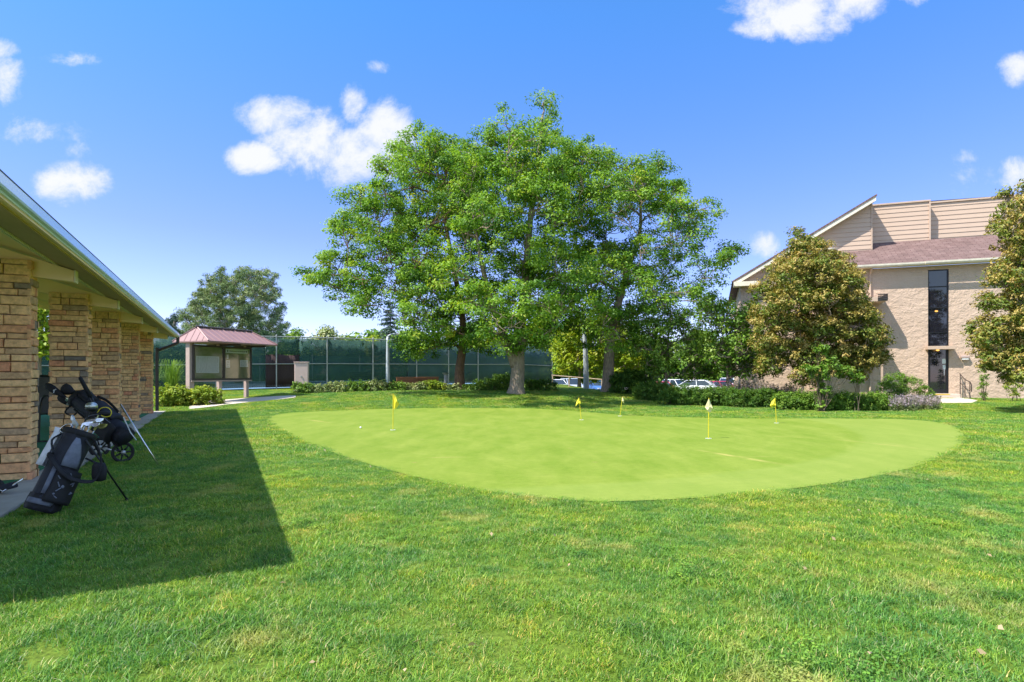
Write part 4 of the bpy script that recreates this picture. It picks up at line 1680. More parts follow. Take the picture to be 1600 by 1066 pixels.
# --- middle ash
Y = 26.0
bs = at(806, Y)
lst = [(846, 150, 20), (855, 185, 28), (800, 205, 34), (815, 240, 45), (870, 262, 48), (780, 285, 55), (905, 250, 38), (842, 318, 60), (760, 345, 50), (905, 330, 45), (800, 392, 60), (880, 405, 60), (745, 415, 45),
       (830, 465, 52), (765, 480, 48), (890, 480, 46), (720, 470, 34), (740, 530, 30), (830, 525, 34), (700, 300, 30), (725, 365, 40), (705, 425, 36), (735, 450, 36), (790, 545, 24), (770, 525, 28), (860, 525, 28), (880, 350, 40), (755, 258, 38), (735, 243, 32), (770, 232, 28), (890, 250, 36), (918, 258, 32), (825, 270, 40), (780, 505, 34), (820, 505, 34), (850, 500, 34), (800, 545, 18), (900, 430, 42), (720, 270, 34), (745, 305, 36), (870, 500, 36), (800, 440, 44)]
STEMS_MID = [([P(806, 572, Y), P(797, 548, Y - .1), P(783, 515, Y - .3), P(768, 470, Y - .6), P(752, 410, Y - .9), P(742, 350, Y - 1)], .25, .05),
             ([P(812, 545, Y), P(828, 515, Y + .3), P(858, 492, Y + .6), P(892, 478, Y + .8), P(905, 440, Y + 1)], .17, .04)]
tree('ash_tree', 'tallest ash tree with forked grey trunk on the rise behind the green', 'tree', bs,
     [bs - BZ * .2, P(809, 580, Y), P(811, 540, Y), P(816, 480, Y + .2), P(822, 420, Y), P(830, 330, Y), P(842, 240, Y), P(848, 180, Y)], (.37, .05),
     pxblobs(lst, Y, 5.8, rng, layers=(-.85, -.1, .55), drop=.3), M['leaf_ash'], M['bark'], 21, per_m2=10, leaves=100, size=.125, rc=.5, zsq=.6, shell=(.6, 1), stems=STEMS_MID)
# --- left ash, reddish trunk
Y = 29.0
bs = at(719, Y)
lst = [(688, 206, 26), (645, 240, 44), (700, 255, 45), (608, 268, 30), (650, 300, 55), (600, 325, 48), (715, 320, 48), (560, 325, 34), (545, 362, 34), (515, 360, 26), (590, 385, 48), (650, 375, 52), (500, 405, 24), (476, 434, 18), (520, 420, 30),
       (560, 430, 38), (610, 440, 40), (572, 462, 24), (680, 440, 45), (655, 492, 36), (690, 515, 34), (648, 515, 20), (545, 455, 24), (735, 500, 36), (660, 545, 18), (715, 270, 36), (660, 430, 40), (700, 480, 36), (680, 545, 22), (725, 535, 24), (555, 468, 22), (528, 450, 20), (700, 540, 24), (745, 522, 26), (758, 545, 20), (670, 505, 32), (720, 235, 32), (632, 536, 15), (645, 552, 14), (640, 350, 40), (690, 360, 44)]
tree('ash_tree', 'broad left ash tree with slim reddish trunk and bare inner twigs', 'tree', bs,
     [bs - BZ * .2, P(718, 580, Y), P(722, 545, Y), P(722, 490, Y), P(705, 400, Y), P(690, 310, Y), P(680, 240, Y)], (.30, .04),
     pxblobs(lst, Y, 5.4, rng, layers=(-.85, -.1, .55), drop=.36), M['leaf_ash'], M['bark_red'], 22, per_m2=9, leaves=100, size=.135, rc=.52, zsq=.6, shell=(.6, 1), twigs=12)
# --- right ash
Y = 28.0
bs = at(950, Y)
lst = [(922, 250, 34), (960, 300, 42), (1000, 290, 32), (1028, 275, 24), (1045, 312, 36), (1000, 330, 42), (1078, 335, 28), (950, 350, 46), (1062, 368, 32), (1095, 350, 22), (1095, 400, 24), (1010, 378, 30), (945, 420, 46), (1140, 398, 18), (1155, 390, 10),
       (1105, 435, 24), (985, 445, 38), (930, 480, 42), (1075, 452, 22), (1000, 490, 40), (960, 520, 34), (1040, 475, 24), (1110, 470, 22), (905, 300, 38), (900, 360, 40), (910, 430, 38), (980, 400, 34), (940, 258, 32), (975, 258, 30), (1005, 262, 26), (1030, 258, 24), (1060, 290, 26), (1092, 325, 24), (960, 470, 38), (990, 500, 34), (1000, 430, 30), (930, 505, 32), (930, 400, 40), (1030, 410, 22), (1045, 430, 20), (900, 510, 30), (985, 540, 26), (935, 535, 28), (1020, 450, 26), (1055, 400, 20), (975, 310, 36)]
tree('ash_tree', 'right-hand ash tree with open crown and straight grey trunk', 'tree', bs,
     [bs - BZ * .2, P(951, 570, Y), P(955, 520, Y), P(970, 460, Y), P(985, 410, Y), P(1000, 360, Y), P(1000, 300, Y)], (.33, .05),
     pxblobs(lst, Y, 5.6, rng, layers=(-.85, -.1, .55), drop=.36), M['leaf_ash'], M['bark'], 23, per_m2=8, leaves=100, size=.125, rc=.5, zsq=.6, shell=(.6, 1), twigs=11)
# --- smaller darker trees low on the right
Y = 27.0
bs = at(1040, Y)
lst = [(1010, 520, 26), (1045, 505, 28), (1030, 550, 30), (1075, 535, 30), (1065, 500, 24), (1090, 565, 24), (1035, 580, 20), (1000, 545, 20), (1080, 588, 14), (1110, 585, 12), (1015, 572, 18)]
tree('maple_tree', 'small dark green tree with thin trunk in front of the parked cars', 'tree', bs, [bs - BZ * .2, P(1041, 590, Y), P(1043, 550, Y), P(1045, 510, Y)], (.1, .03),
     pxblobs(lst, Y, 1.5, rng), M['leaf_bush'], M['bark'], 24, per_m2=16, leaves=40, rc=.38, size=.14)
Y = 25.0
bs = at(1135, Y)
lst = [(1110, 500, 26), (1140, 490, 28), (1165, 510, 28), (1125, 540, 32), (1160, 550, 34), (1100, 560, 22), (1145, 575, 24), (1185, 575, 24), (1175, 485, 20), (1105, 478, 18), (1190, 545, 20)]
tree('maple_tree', 'dark leafy tree with low crown between the parked cars and the ochre tree', 'tree', bs, [bs - BZ * .2, P(1137, 600, Y), P(1138, 560, Y), P(1142, 510, Y)], (.11, .03),
     pxblobs(lst, Y, 1.6, rng), M['leaf_bush'], M['bark'], 25, per_m2=16, leaves=42, rc=.38, size=.14)
# --- bright yellow-green tree beyond the fence end
Y = 41.0
bs = at(905, Y)
lst = [(885, 530, 24), (905, 515, 24), (1012, 560, 16), (985, 592, 12), (925, 592, 14), (872, 552, 16), (945, 510, 24), (980, 525, 22), (935, 530, 28), (965, 545, 26), (895, 560, 24), (930, 565, 26), (975, 570, 22), (880, 575, 14), (990, 555, 16), (1000, 575, 14)]
tree('locust_tree', 'bright yellow-green tree beyond the right end of the tennis fence', 'tree', bs, [bs - BZ * .2, P(906, 580, Y), P(912, 550, Y), P(920, 520, Y)], (.14, .04),
     pxblobs(lst, Y, 2.4, rng), M['leaf_yellow'], M['bark'], 26, per_m2=14, leaves=40, rc=.5, size=.2)


# --- ochre trees by the building
def rusty(px, Y, lst, label, seed, depth, trunk):
    rng_ = np.random.default_rng(seed)
    bs = at(px, Y)
    bl = pxblobs(lst, Y, depth, rng_)
    root, tips = tree('elm_tree', label, 'tree', bs, [bs - BZ * .2] + [P(a, b_, Y) for a, b_ in trunk], (.13, .02), bl, M['leaf_rustgreen'], M['bark'], seed,
                      per_m2=30, leaves=30, rc=.3, size=.125, asp=.45, shell=(.3, .92), zsq=.6, twr=.01)
    # ochre seed clusters carried on the outer shoots
    C, N, V, tp = crown_points(bl, rng_, 60, 30, .2, .7, (.74, 1.03), .4, .9)
    cen = np.array([P((min(l[0] for l in lst) + max(l[0] for l in lst)) / 2, 480, Y)])
    S = .105 * rng_.uniform(.6, 1.3, len(C))
    LV, LF = leaf_cloud(C, N, S, rng_, .42, .25)
    np_mesh('seed_clusters', LV, LF, M['leaf_rust'], root, var=V)
    return root


rusty(1283, 22.5, [(1245, 368, 12), (1262, 385, 20), (1280, 398, 22), (1240, 405, 22), (1225, 430, 28), (1310, 415, 24), (1270, 425, 30), (1325, 440, 26), (1240, 465, 34), (1290, 465, 36), (1335, 465, 24), (1205, 465, 24), (1200, 500, 26), (1235, 510, 34),
                   (1290, 520, 38), (1340, 510, 34), (1350, 490, 18), (1360, 525, 20), (1190, 540, 22), (1225, 555, 30), (1265, 565, 30), (1315, 565, 34), (1350, 560, 28), (1370, 560, 14), (1200, 575, 22), (1345, 585, 20), (1250, 590, 20)],
      'ochre and green conical elm tree in front of the stucco building', 31, 1.9, [(1283, 600), (1281, 540), (1272, 450), (1250, 380)])
rusty(1618, 19.5, [(1599, 330, 22), (1584, 365, 20), (1614, 370, 34), (1644, 340, 40), (1594, 405, 24), (1579, 430, 16), (1624, 425, 36), (1594, 460, 24), (1569, 470, 14), (1604, 495, 30), (1564, 505, 20), (1539, 512, 14), (1654, 450, 50), (1589, 530, 26), (1559, 545, 22),
                   (1539, 560, 14), (1604, 560, 28), (1574, 570, 18), (1654, 540, 50), (1694, 400, 50), (1704, 490, 50), (1589, 300, 10), (1624, 295, 25), (1550, 572, 14), (1575, 588, 14), (1605, 590, 18), (1530, 530, 14), (1552, 470, 14), (1562, 430, 14), (1572, 340, 14)],
      'ochre tree cut by the right edge of view with low spreading branches', 32, 1.9, [(1622, 600), (1624, 540), (1632, 440), (1637, 330)])


# --- bushes
def bush(name, label, cat, blobs, mat, seed, per=90, leaves=14, rc=.11, size=.07, asp=.5, group=None, base=None, stems=3, mat_stem=None, zsq=.9, nup=.6, shell=(.45, 1)):
    rng_ = np.random.default_rng(seed)
    xs = np.mean([b[0] for b in blobs])
    ys = np.mean([b[1] for b in blobs])
    base = base or Vector((xs, ys, g(xs, ys)))
    root = thing(name, label, cat, base, group)
    C, N, V, tips = crown_points(blobs, rng_, per * 3.2, int(leaves * 1.3), rc, zsq, shell, nup, .9)
    C[:, 2] = np.maximum(C[:, 2], gnp(C[:, 0], C[:, 1]) + .02)
    S = size * rng_.uniform(.6, 1.35, len(C))
    LV, LF = leaf_cloud(C, N, S, rng_, asp, .2)
    np_mesh('foliage', LV, LF, mat, root, var=V)
    mb = MB()
    for i, (x, y, z, r) in enumerate(blobs):
        for j in rng_.choice(len(tips[i]), min(stems, len(tips[i])), replace=False):
            ax_, ay_ = (base.x, base.y) if z - g(x, y) > 1.1 else (x, y)
            a = Vector((ax_ + rng_.normal() * .06, ay_ + rng_.normal() * .06, g(ax_, ay_) - .03))
            b_ = Vector(tips[i][j])
            mb.tube(smooth_line([a, a.lerp(b_, .5) + Vector(rng_.normal(size=3) * .04), b_], 2), [.012, .01, .008, .006, .004][:5], 4, False)
    mb.build('stem', mat_stem or M['stem'], root)
    return root


def low(px0, px1, py_top, py_base, n, Y=None, jit=.06, seed=0):
    """row of ground-hugging blobs between two columns of the picture"""
    r_ = np.random.default_rng(seed)
    out = []
    for i in range(n):
        px = px0 + (px1 - px0) * (i + .5) / n
        yb = Y or pg(px, py_base).y
        p = at(px, yb)
        h = (py_base - py_top) / F * yb * (1 + r_.normal() * jit)
        R = max(h * .62, .12)
        out.append((p.x, yb + r_.normal() * .05 + R * .6, p.z + max(h - R, R * .25), R))
        out.append((p.x + r_.normal() * .05, yb + R * .9, p.z + max(h - R, R * .3) * .6, R))
    return out


# lime shrubs by the shelter's far end
bush('shrub', 'lime green shrub hard against the far column of the shelter', 'shrub', low(243, 275, 600, 636, 3, 21.6, seed=1), M['leaf_lime'], 41, per=70, size=.085)
bush('shrub', 'lime green shrub in front of the thick left post of the noticeboard', 'shrub', low(272, 310, 604, 636, 3, 21.8, seed=2), M['leaf_lime'], 42, per=70, size=.085)
bush('shrub', 'rounded lime shrub at the edge of the noticeboard pavement', 'shrub', low(308, 336, 608, 635, 2, 22.0, seed=3), M['leaf_lime'], 43, per=70, size=.085)


def reeds(name, label, cat, px, Y, h, w_, n, mat, seed, bl=.03):
    rng_ = np.random.default_rng(seed)
    base = at(px, Y)
    root = thing(name, label, cat, base)
    V, Fc, var = [], [], []
    for i in range(n):
        a = rng_.uniform(0, 2 * math.pi)
        d = Vector((math.cos(a), math.sin(a), 0))
        hh = h * rng_.uniform(.55, 1.05)
        rr_ = w_ * rng_.uniform(.3, 1)
        s = base + d * rng_.uniform(0, .15)
        side = Vector((-d.y, d.x, 0)) * bl
        b0 = len(V)
        for k in range(7):
            t = k / 6
            p = s + d * rr_ * t ** 1.9 + BZ * hh * (1.75 * t - 1.05 * t ** 3.2)
            ww = (1 - t * .92)
            V += [tuple(p - side * ww), tuple(p + side * ww)]
        for k in range(6): Fc.append((b0 + k * 2, b0 + k * 2 + 1, b0 + k * 2 + 3, b0 + k * 2 + 2))
        var += [rng_.uniform(.1, .9)] * 6
    o = np_mesh('blades', V, Fc, mat, root, var=var)
    return root


r_ = reeds('ornamental_grass', 'tall arching ornamental grass between the shelter and the noticeboard', 'ornamental grass', 268, 24.0, 2.0, 1.15, 300, M['leaf_bush'], 44, .013)
# low shrub row in the bed before the fence
row = [(458, 482, 606, 623, 'leaf_bush', 'small dark shrub at the left end of the low bed'), (484, 512, 609, 622, 'leaf_sage', 'low grey-green shrub right of the pinkish cabinet'),
       (508, 540, 604, 621, 'leaf_sage', 'pale shrub in the bed below the second fence post'), (538, 572, 602, 620, 'leaf_bush', 'mid green shrub in the bed left of the pale lamp post'),
       (568, 602, 602, 619, 'leaf_sage', 'mixed pale shrub in the bed under the dark bench'), (598, 632, 605, 619, 'leaf_bush', 'green shrub behind the limp yellow flag'),
       (630, 664, 605, 619, 'leaf_sage', 'pale shrub in front of the stepped orange planter'), (660, 692, 602, 618, 'leaf_lime', 'brighter green shrub in front of the second orange planter'),
       (690, 716, 605, 616, 'leaf_sage', 'low pale shrub at the foot of the reddish trunk'), (722, 748, 604, 615, 'leaf_bush', 'low shrub between the reddish trunk and the dark juniper')]
for i, (a, b_, t_, bsy, mt_, lab) in enumerate(row):
    yy_ = 26.6 + .18 * i
    bush('shrub', lab, 'shrub', low(a, b_, t_, bsy, 3, yy_, seed=50 + i), M[mt_], 60 + i, per=70, leaves=14, size=.085)
bush('juniper', 'dark rounded juniper left of the forked ash trunk', 'juniper', low(742, 776, 594, 614, 3, 27.4, seed=5), M['leaf_dark'], 72, per=90, size=.07)
bush('juniper', 'dark juniper touching the left side of the forked trunk', 'juniper', low(774, 800, 585, 612, 2, 27.6, seed=6), M['leaf_dark'], 73, per=90, size=.07)
bush('juniper', 'wide dark juniper just right of the forked trunk', 'juniper', low(822, 866, 588, 608, 4, 27.6, seed=7), M['leaf_dark'], 74, per=90, size=.07)
bush('juniper', 'dark shrub at the right foot of the straight ash trunk', 'juniper', low(968, 1010, 575, 618, 3, 27.0, seed=8), M['leaf_dark'], 75, per=90, size=.08)
bush('juniper', 'low dark juniper sloping down from the rise', 'juniper', low(1005, 1050, 600, 632, 4, 24.5, seed=9), M['leaf_dark'], 76, per=90, size=.07)
bush('hedge', 'dark low hedge in the tree shadow behind the pale diamond pennant', 'hedge', low(1045, 1150, 609, 641, 9, 22.6, seed=10), M['leaf_dark'], 77, per=110, size=.06)
bush('hedge', 'dark grey-green low hedge below the purple sage', 'hedge', low(1148, 1226, 614, 644, 7, 21.8, seed=11), M['leaf_dark'], 78, per=110, size=.06)
bush('hedge', 'clipped lime hedge at the foot of the ochre elm', 'hedge', low(1224, 1282, 618, 647, 6, 20.6, seed=12), M['leaf_bush'], 79, per=120, size=.06)
bush('hedge', 'clipped bright green hedge between the climbing shrub and the lavender', 'hedge', low(1292, 1396, 620, 649, 9, 20.2, seed=13), M['leaf_bush'], 80, per=120, size=.06)
Yb = 20.0
bush('shrub', 'leafy bright green young shrub rising in front of the ochre elm', 'shrub',
     [(*P(1282, 635, Yb), .22), (*P(1285, 610, Yb), .26), (*P(1280, 585, Yb), .34), (*P(1300, 570, Yb), .3), (*P(1262, 580, Yb), .26), (*P(1285, 550, Yb), .25), (*P(1320, 585, Yb), .3), (*P(1340, 595, Yb), .22)], M['leaf_bush'], 81, per=60, leaves=16, size=.11, base=at(1283, Yb), stems=4)


def spikes(name, label, cat, px0, px1, py_top, py_base, n, mat, seed, Y, dep=.7, green_mat=None):
    """lavender-like clump: thin leaning stalks with small flowers"""
    rng_ = np.random.default_rng(seed)
    base = at((px0 + px1) / 2, Y)
    root = thing(name, label, cat, base)
    C, N, var, C2 = [], [], [], []
    mb = MB()
    for i in range(n):
        px = rng_.uniform(px0, px1)
        y_ = Y + rng_.uniform(0, dep)
        s = at(px, y_)
        h = (py_base - py_top) / F * Y * rng_.uniform(.6, 1.1)
        d = Vector((rng_.normal() * .22, rng_.normal() * .15, 1)) * h
        e_ = s + d
        mb.tube([s, s + d * .5 + Vector(rng_.normal(size=3) * .02), e_], [.006, .005, .003], 3, False)
        for k in range(14):
            t_ = rng_.uniform(.5, 1.02)
            C.append(s + d * t_ + Vector(rng_.normal(size=3) * .025))
            var.append(rng_.uniform(0, 1))
        for k in range(8): C2.append(s + d * rng_.uniform(.02, .55) + Vector(rng_.normal(size=3) * .05))
    C = np.array(C)
    N = unit(rng_.normal(size=C.shape) + np.array([0, -.3, .5]))
    LV, LF = leaf_cloud(C, N, .05 * rng_.uniform(.6, 1.4, len(C)), rng_, .5)
    np_mesh('flowers', LV, LF, mat, root, var=var)
    C2 = np.array(C2)
    N = unit(rng_.normal(size=C2.shape) + np.array([0, -.2, .7]))
    LV, LF = leaf_cloud(C2, N, .07 * rng_.uniform(.6, 1.4, len(C2)), rng_, .3)
    np_mesh('foliage', LV, LF, green_mat or M['leaf_sage'], root, var=rng_.random(len(C2)))
    mb.build('stem', M['leaf_sage'], root)


spikes('sage_plant', 'tall hazy purple sage behind the dark hedge, nearer the parked cars', 'sage plant', 1120, 1188, 590, 624, 420, M['leaf_purple'], 82, 23.6)
spikes('sage_plant', 'purple and straw sage clump left of the clipped lime hedge', 'sage plant', 1180, 1245, 594, 626, 300, M['leaf_purple'], 83, 22.8)
spikes('lavender', 'greyish lavender clump right of the clipped green hedge', 'lavender', 1392, 1432, 628, 651, 200, M['leaf_purple'], 84, 20.0)
spikes('lavender', 'loose purple lavender clump beside the walkway', 'lavender', 1426, 1466, 630, 650, 190, M['leaf_purple'], 85, 20.6)
spikes('lavender', 'faded lavender drift behind the green hedge below the dark juniper', 'lavender', 1378, 1440, 620, 636, 200, M['leaf_purple'], 88, 22.4)
spikes('sage_plant', 'reddish seed-headed shrub beside the parked cars', 'sage plant', 1000, 1024, 576, 606, 170, M['leaf_purple'], 89, 30.0)
bush('juniper', 'big rounded juniper with lime tips left of the entrance steps', 'juniper', [(*P(1400, 600, 25.6), .55), (*P(1385, 612, 25.4), .5), (*P(1425, 606, 25.4), .5), (*P(1445, 614, 25.3), .36), (*P(1455, 620, 25.2), .24), (*P(1408, 620, 25), .45)], M['leaf_bush'], 86, per=110, leaves=16, size=.06)
bush('shrub', 'narrow upright young shrub right of the iron handrail', 'shrub', [(*P(1537, 618, 25.4), .16), (*P(1537, 605, 25.4), .2), (*P(1538, 592, 25.4), .18), (*P(1537, 580, 25.4), .12)], M['leaf_bush'], 87, per=120, size=.07)
bush('shrub', 'small yellowish shrub near the right edge against the stucco wall', 'shrub', [(*P(1583, 615, 25.0), .2), (*P(1580, 604, 25.0), .26), (*P(1592, 607, 25), .18)], M['leaf_lime'], 90, per=110, size=.07)


# --- conifers
def conifer_pine(px, Y, lst, label, seed, depth, trunk, mat, size=.27, per=15, name='pine_tree', cat='pine tree'):
    rng_ = np.random.default_rng(seed)
    bs = at(px, Y)
    bl = pxblobs(lst, Y, depth, rng_)
    return tree(name, label, cat, bs, [bs - BZ * .3] + [P(a, b_, Y) for a, b_ in trunk], (.3, .05), bl, mat, M['bark'], seed, per_m2=per, leaves=84, rc=.40, size=size, asp=.13, zsq=.7, shell=(.35, 1.0), nup=.2, nrand=1.6, droop=-.05, twr=.025)


conifer_pine(372, 50, [(392, 424, 12), (408, 430, 12), (372, 428, 11), (345, 432, 14), (330, 445, 14), (425, 440, 13), (360, 450, 20), (395, 452, 22), (312, 458, 14), (432, 462, 12), (300, 474, 13), (335, 472, 20), (415, 470, 16), (375, 480, 24), (440, 480, 9), (285, 492, 9), (310, 492, 18), (345, 500, 22), (395, 505, 24), (430, 498, 14), (445, 508, 7), (298, 512, 14), (330, 522, 20), (370, 530, 22), (415, 525, 18), (440, 522, 8), (360, 548, 18), (400, 548, 16)],
             'broad round-headed pine beyond the tennis court', 91, 3.6, [(374, 570), (378, 500), (385, 430)], M['needle'])
conifer_pine(278, 62, [(272, 500, 8), (268, 515, 11), (274, 530, 14), (266, 545, 16), (278, 560, 18)], 'distant dark spruce just left of the round-headed pine', 92, 1.2, [(272, 560), (272, 495)], M['needle_blue'], .4, name='spruce_tree', cat='spruce tree')


def spruce(px, Y, top, base_py, hw, label, seed):
    rng_ = np.random.default_rng(seed)
    bs = at(px, Y)
    root = thing('spruce_tree', label, 'spruce tree', bs)
    zt = P(px, top, Y).z
    H = zt - bs.z
    Rm = hw / F * Y
    C, N, S = [], [], []
    mb = MB()
    mb.tube([bs - BZ * .2, bs + BZ * H], [.16, .015], 8)
    z = .4
    while z < H - .1:
        f = 1 - z / H
        k = int(7 + 5 * f)
        for i in range(k):
            a = rng_.uniform(0, 6.28)
            R = Rm * (f ** .85) * rng_.uniform(.8, 1.1) + .12
            d = Vector((math.cos(a), math.sin(a), 0))
            e_ = bs + BZ * (z - R * .28) + d * R
            mid = bs + BZ * (z - R * .22) + d * R * .6
            mb.tube([bs + BZ * z, mid, e_ + BZ * .08], [.03, .02, .008], 4, False)
            m = int(26 + 50 * f)
            for j in range(m):
                t_ = rng_.uniform(.12, 1.02)
                p = (bs + BZ * z).lerp(mid, t_ / .6) if t_ < .6 else mid.lerp(e_, (t_ - .6) / .4)
                C.append(p + Vector((rng_.normal() * .13, rng_.normal() * .13, rng_.normal() * .05 - .03)))
                S.append(rng_.uniform(.18, .34))
        z += .32
    C = np.array(C)
    N = unit(rng_.normal(size=C.shape) + np.array([0, 0, .6]))
    LV, LF = leaf_cloud(C, N, np.array(S), rng_, .22, .1)
    np_mesh('crown', LV, LF, M['needle_blue'], root, var=rng_.random(len(C)))
    mb.build('trunk', M['bark'], root)


spruce(610, 48, 468, 600, 42, 'blue-green spruce showing in the gap under the left ash crown', 93)


def bgtree(px, Y, top, hw, label, seed, mat='leaf_dark', bot=585, group=None):
    rng_ = np.random.default_rng(seed)
    bs = at(px, Y)
    lst = []
    hh = bot - top
    for i in range(11):
        a = rng_.uniform(0, 6.28)
        q = math.sqrt(rng_.uniform(0, 1))
        yy_ = top + hh * .5 + math.sin(a) * q * hh * .36
        wd = math.sqrt(max(.1, 1 - ((yy_ - top - hh * .55) / (hh * .62)) ** 2))
        lst.append((px + math.cos(a) * q * hw * .72 * wd, yy_, min(hw, hh) * rng_.uniform(.22, .36)))
    lst.append((px + rng_.normal() * 4, top + hh * .18, hw * .25))
    sc = Y / 26
    return tree('background_tree', label, 'tree', bs, [bs - BZ * .3, P(px, bot - hh * .25, Y), P(px + 3, top + hh * .4, Y)], (.1 * sc, .04), pxblobs(lst, Y, hw / F * Y * .7, rng_), M[mat], M['bark'], seed,
                per_m2=9 / sc, leaves=34, rc=.5 * sc ** .6, size=.19 * sc ** .6, twigs=3, group=group, twr=.02)


for i, (px, Y, top, hw, mt_, lab) in enumerate([
    (462, 66, 510, 26, 'leaf_bush', 'thin green tree above the fence right of the pine'), (512, 70, 503, 34, 'leaf_sage', 'pale open tree above the middle of the fence'),
    (548, 78, 522, 26, 'leaf_bush', 'low tree top above the fence left of the spruce'), (585, 76, 524, 20, 'leaf_lime', 'low yellowish tree top close left of the spruce'),
    (655, 70, 510, 40, 'leaf_dark', 'dark tree beyond the court right of the spruce'), (735, 72, 500, 50, 'leaf_dark', 'dark tree beyond the court behind the reddish trunk'),
    (840, 74, 505, 50, 'leaf_dark', 'dark tree beyond the court right of the forked trunk'), (1010, 84, 520, 52, 'leaf_bush', 'leafy tree behind the parked cars, left of the small dark trees'),
    (1085, 80, 515, 50, 'leaf_bush', 'leafy tree behind the middle of the parked cars'), (1165, 82, 520, 50, 'leaf_dark', 'dark tree behind the right end of the parked cars'),
    (960, 90, 530, 50, 'leaf_dark', 'far dark tree behind the yellow-green tree'), (1235, 84, 520, 50, 'leaf_dark', 'dark tree mostly hidden behind the ochre elm'),
    (62, 24.5, 440, 60, 'leaf_yellow', 'sunlit yellow-green tree seen between the first two stone columns'), (255, 44, 540, 40, 'leaf_bush', 'green tree behind the ornamental grass'),
    (-60, 40, 480, 70, 'leaf_bush', 'green tree beyond the shelter, hidden by the first column'), (150, 52, 500, 60, 'leaf_bush', 'green tree beyond the shelter behind the middle columns')]):
    bgtree(px, Y, top, hw, lab, 200 + i, mt_)

# far belt of trees that closes the horizon: one mass, nobody could count it
rng_ = np.random.default_rng(300)
bl = []
for i in range(190):
    x = rng_.uniform(-170, 190)
    y = 118 + rng_.uniform(-8, 14)
    h = rng_.uniform(5.2, 10.5)
    bl.append((x, y, h * .5 - .6, h * .5))
    bl.append((x + rng_.normal() * 1.5, y, h * .25 - .6, h * .45))
C, N, V, _t = crown_points(bl, rng_, 2.0, 46, 1.5, .8)
LV, LF = leaf_cloud(C, N, .95 * rng_.uniform(.6, 1.3, len(C)), rng_, .6)
tag(np_mesh('distant_treeline', LV, LF, M['leaf_bush'], var=V), kind='stuff')

# ------------------------------------------------------------------ golf bags and clubs
def frame_of(B, T):
    ez = (T - B).normalized()
    ex = Vector((1, 0, 0))
    ex = (ex - ez * ex.dot(ez)).normalized()
    return B, ex, ez.cross(ex), ez


class Bag:
    def __init__(self, B, T, r, rx=1.0, ry=1.0):
        self.B, self.T = B, T
        self.o, self.ex, self.ey, self.ez = frame_of(B, T)
        self.Lg = (T - B).length
        self.r, self.rx, self.ry = r, rx, ry
        self.prof = [(0, .94), (.04, 1.02), (.16, 1.04), (.2, .98), (.5, 1.0), (.8, .97), (.9, .95), (.93, 1.02), (1.0, 1.04)]

    def rad(self, t):
        for (a, ra), (b_, rb) in zip(self.prof, self.prof[1:]):
            if t <= b_: return self.r * (ra + (rb - ra) * (t - a) / (b_ - a))
        return self.r * self.prof[-1][1]

    def pt(self, t, a, off=0.0):
        a = math.radians(a)
        r = self.rad(t) + off
        return self.o + self.ez * (t * self.Lg) + self.ex * (r * self.rx * math.cos(a)) + self.ey * (r * self.ry * math.sin(a))

    def body(self, mb, n=28):
        ts = [0, .02, .04, .1, .16, .2, .3, .4, .5, .6, .7, .8, .88, .9, .93, .97, 1.0]
        vs = []
        for t in ts:
            for k in range(n): vs.append(self.pt(t, 360 * k / n, .002 * math.sin(k * 2.1 + t * 17)))
        fs = []
        for i in range(len(ts) - 1):
            for k in range(n): fs.append((i * n + k, i * n + (k + 1) % n, (i + 1) * n + (k + 1) % n, (i + 1) * n + k))
        fs.append(tuple(range(n - 1, -1, -1)))
        b0 = len(vs)                          # inner wall of the mouth
        for t, o in ((1.0, -.02), (.88, -.02)):
            for k in range(n): vs.append(self.pt(t, 360 * k / n, o))
        m = (len(ts) - 1) * n
        for k in range(n):
            k2 = (k + 1) % n
            fs.append((m + k, m + k2, b0 + k2, b0 + k))
            fs.append((b0 + k, b0 + k2, b0 + n + k2, b0 + n + k))
        fs.append(tuple(b0 + n + k for k in range(n)))
        mb.add(vs, fs)
        return mb

    def patch(self, mb, outline, off=.005, th=.006):
        """outline: rows of (t, a0, a1) -> slightly raised panel"""
        rows = []
        for (t, a0, a1) in outline: rows.append([(t, a0 + (a1 - a0) * k / 8) for k in range(9)])
        n = len(rows)
        vs = [self.pt(t, a, off) for row in rows for t, a in row] + [self.pt(t, a, off - th) for row in rows for t, a in row]
        fs = []
        N = n * 9
        for i in range(n - 1):
            for k in range(8):
                fs.append((i * 9 + k, i * 9 + k + 1, i * 9 + 10 + k, i * 9 + 9 + k))
        for k in range(8):
            fs.append((k, N + k, N + k + 1, k + 1))
            j = (n - 1) * 9 + k
            fs.append((j, j + 1, N + j + 1, N + j))
        for i in range(n - 1):
            fs.append((i * 9, i * 9 + 9, N + i * 9 + 9, N + i * 9))
            j = i * 9 + 8
            fs.append((j, N + j, N + j + 9, j + 9))
        mb.add(vs, fs)
        return mb


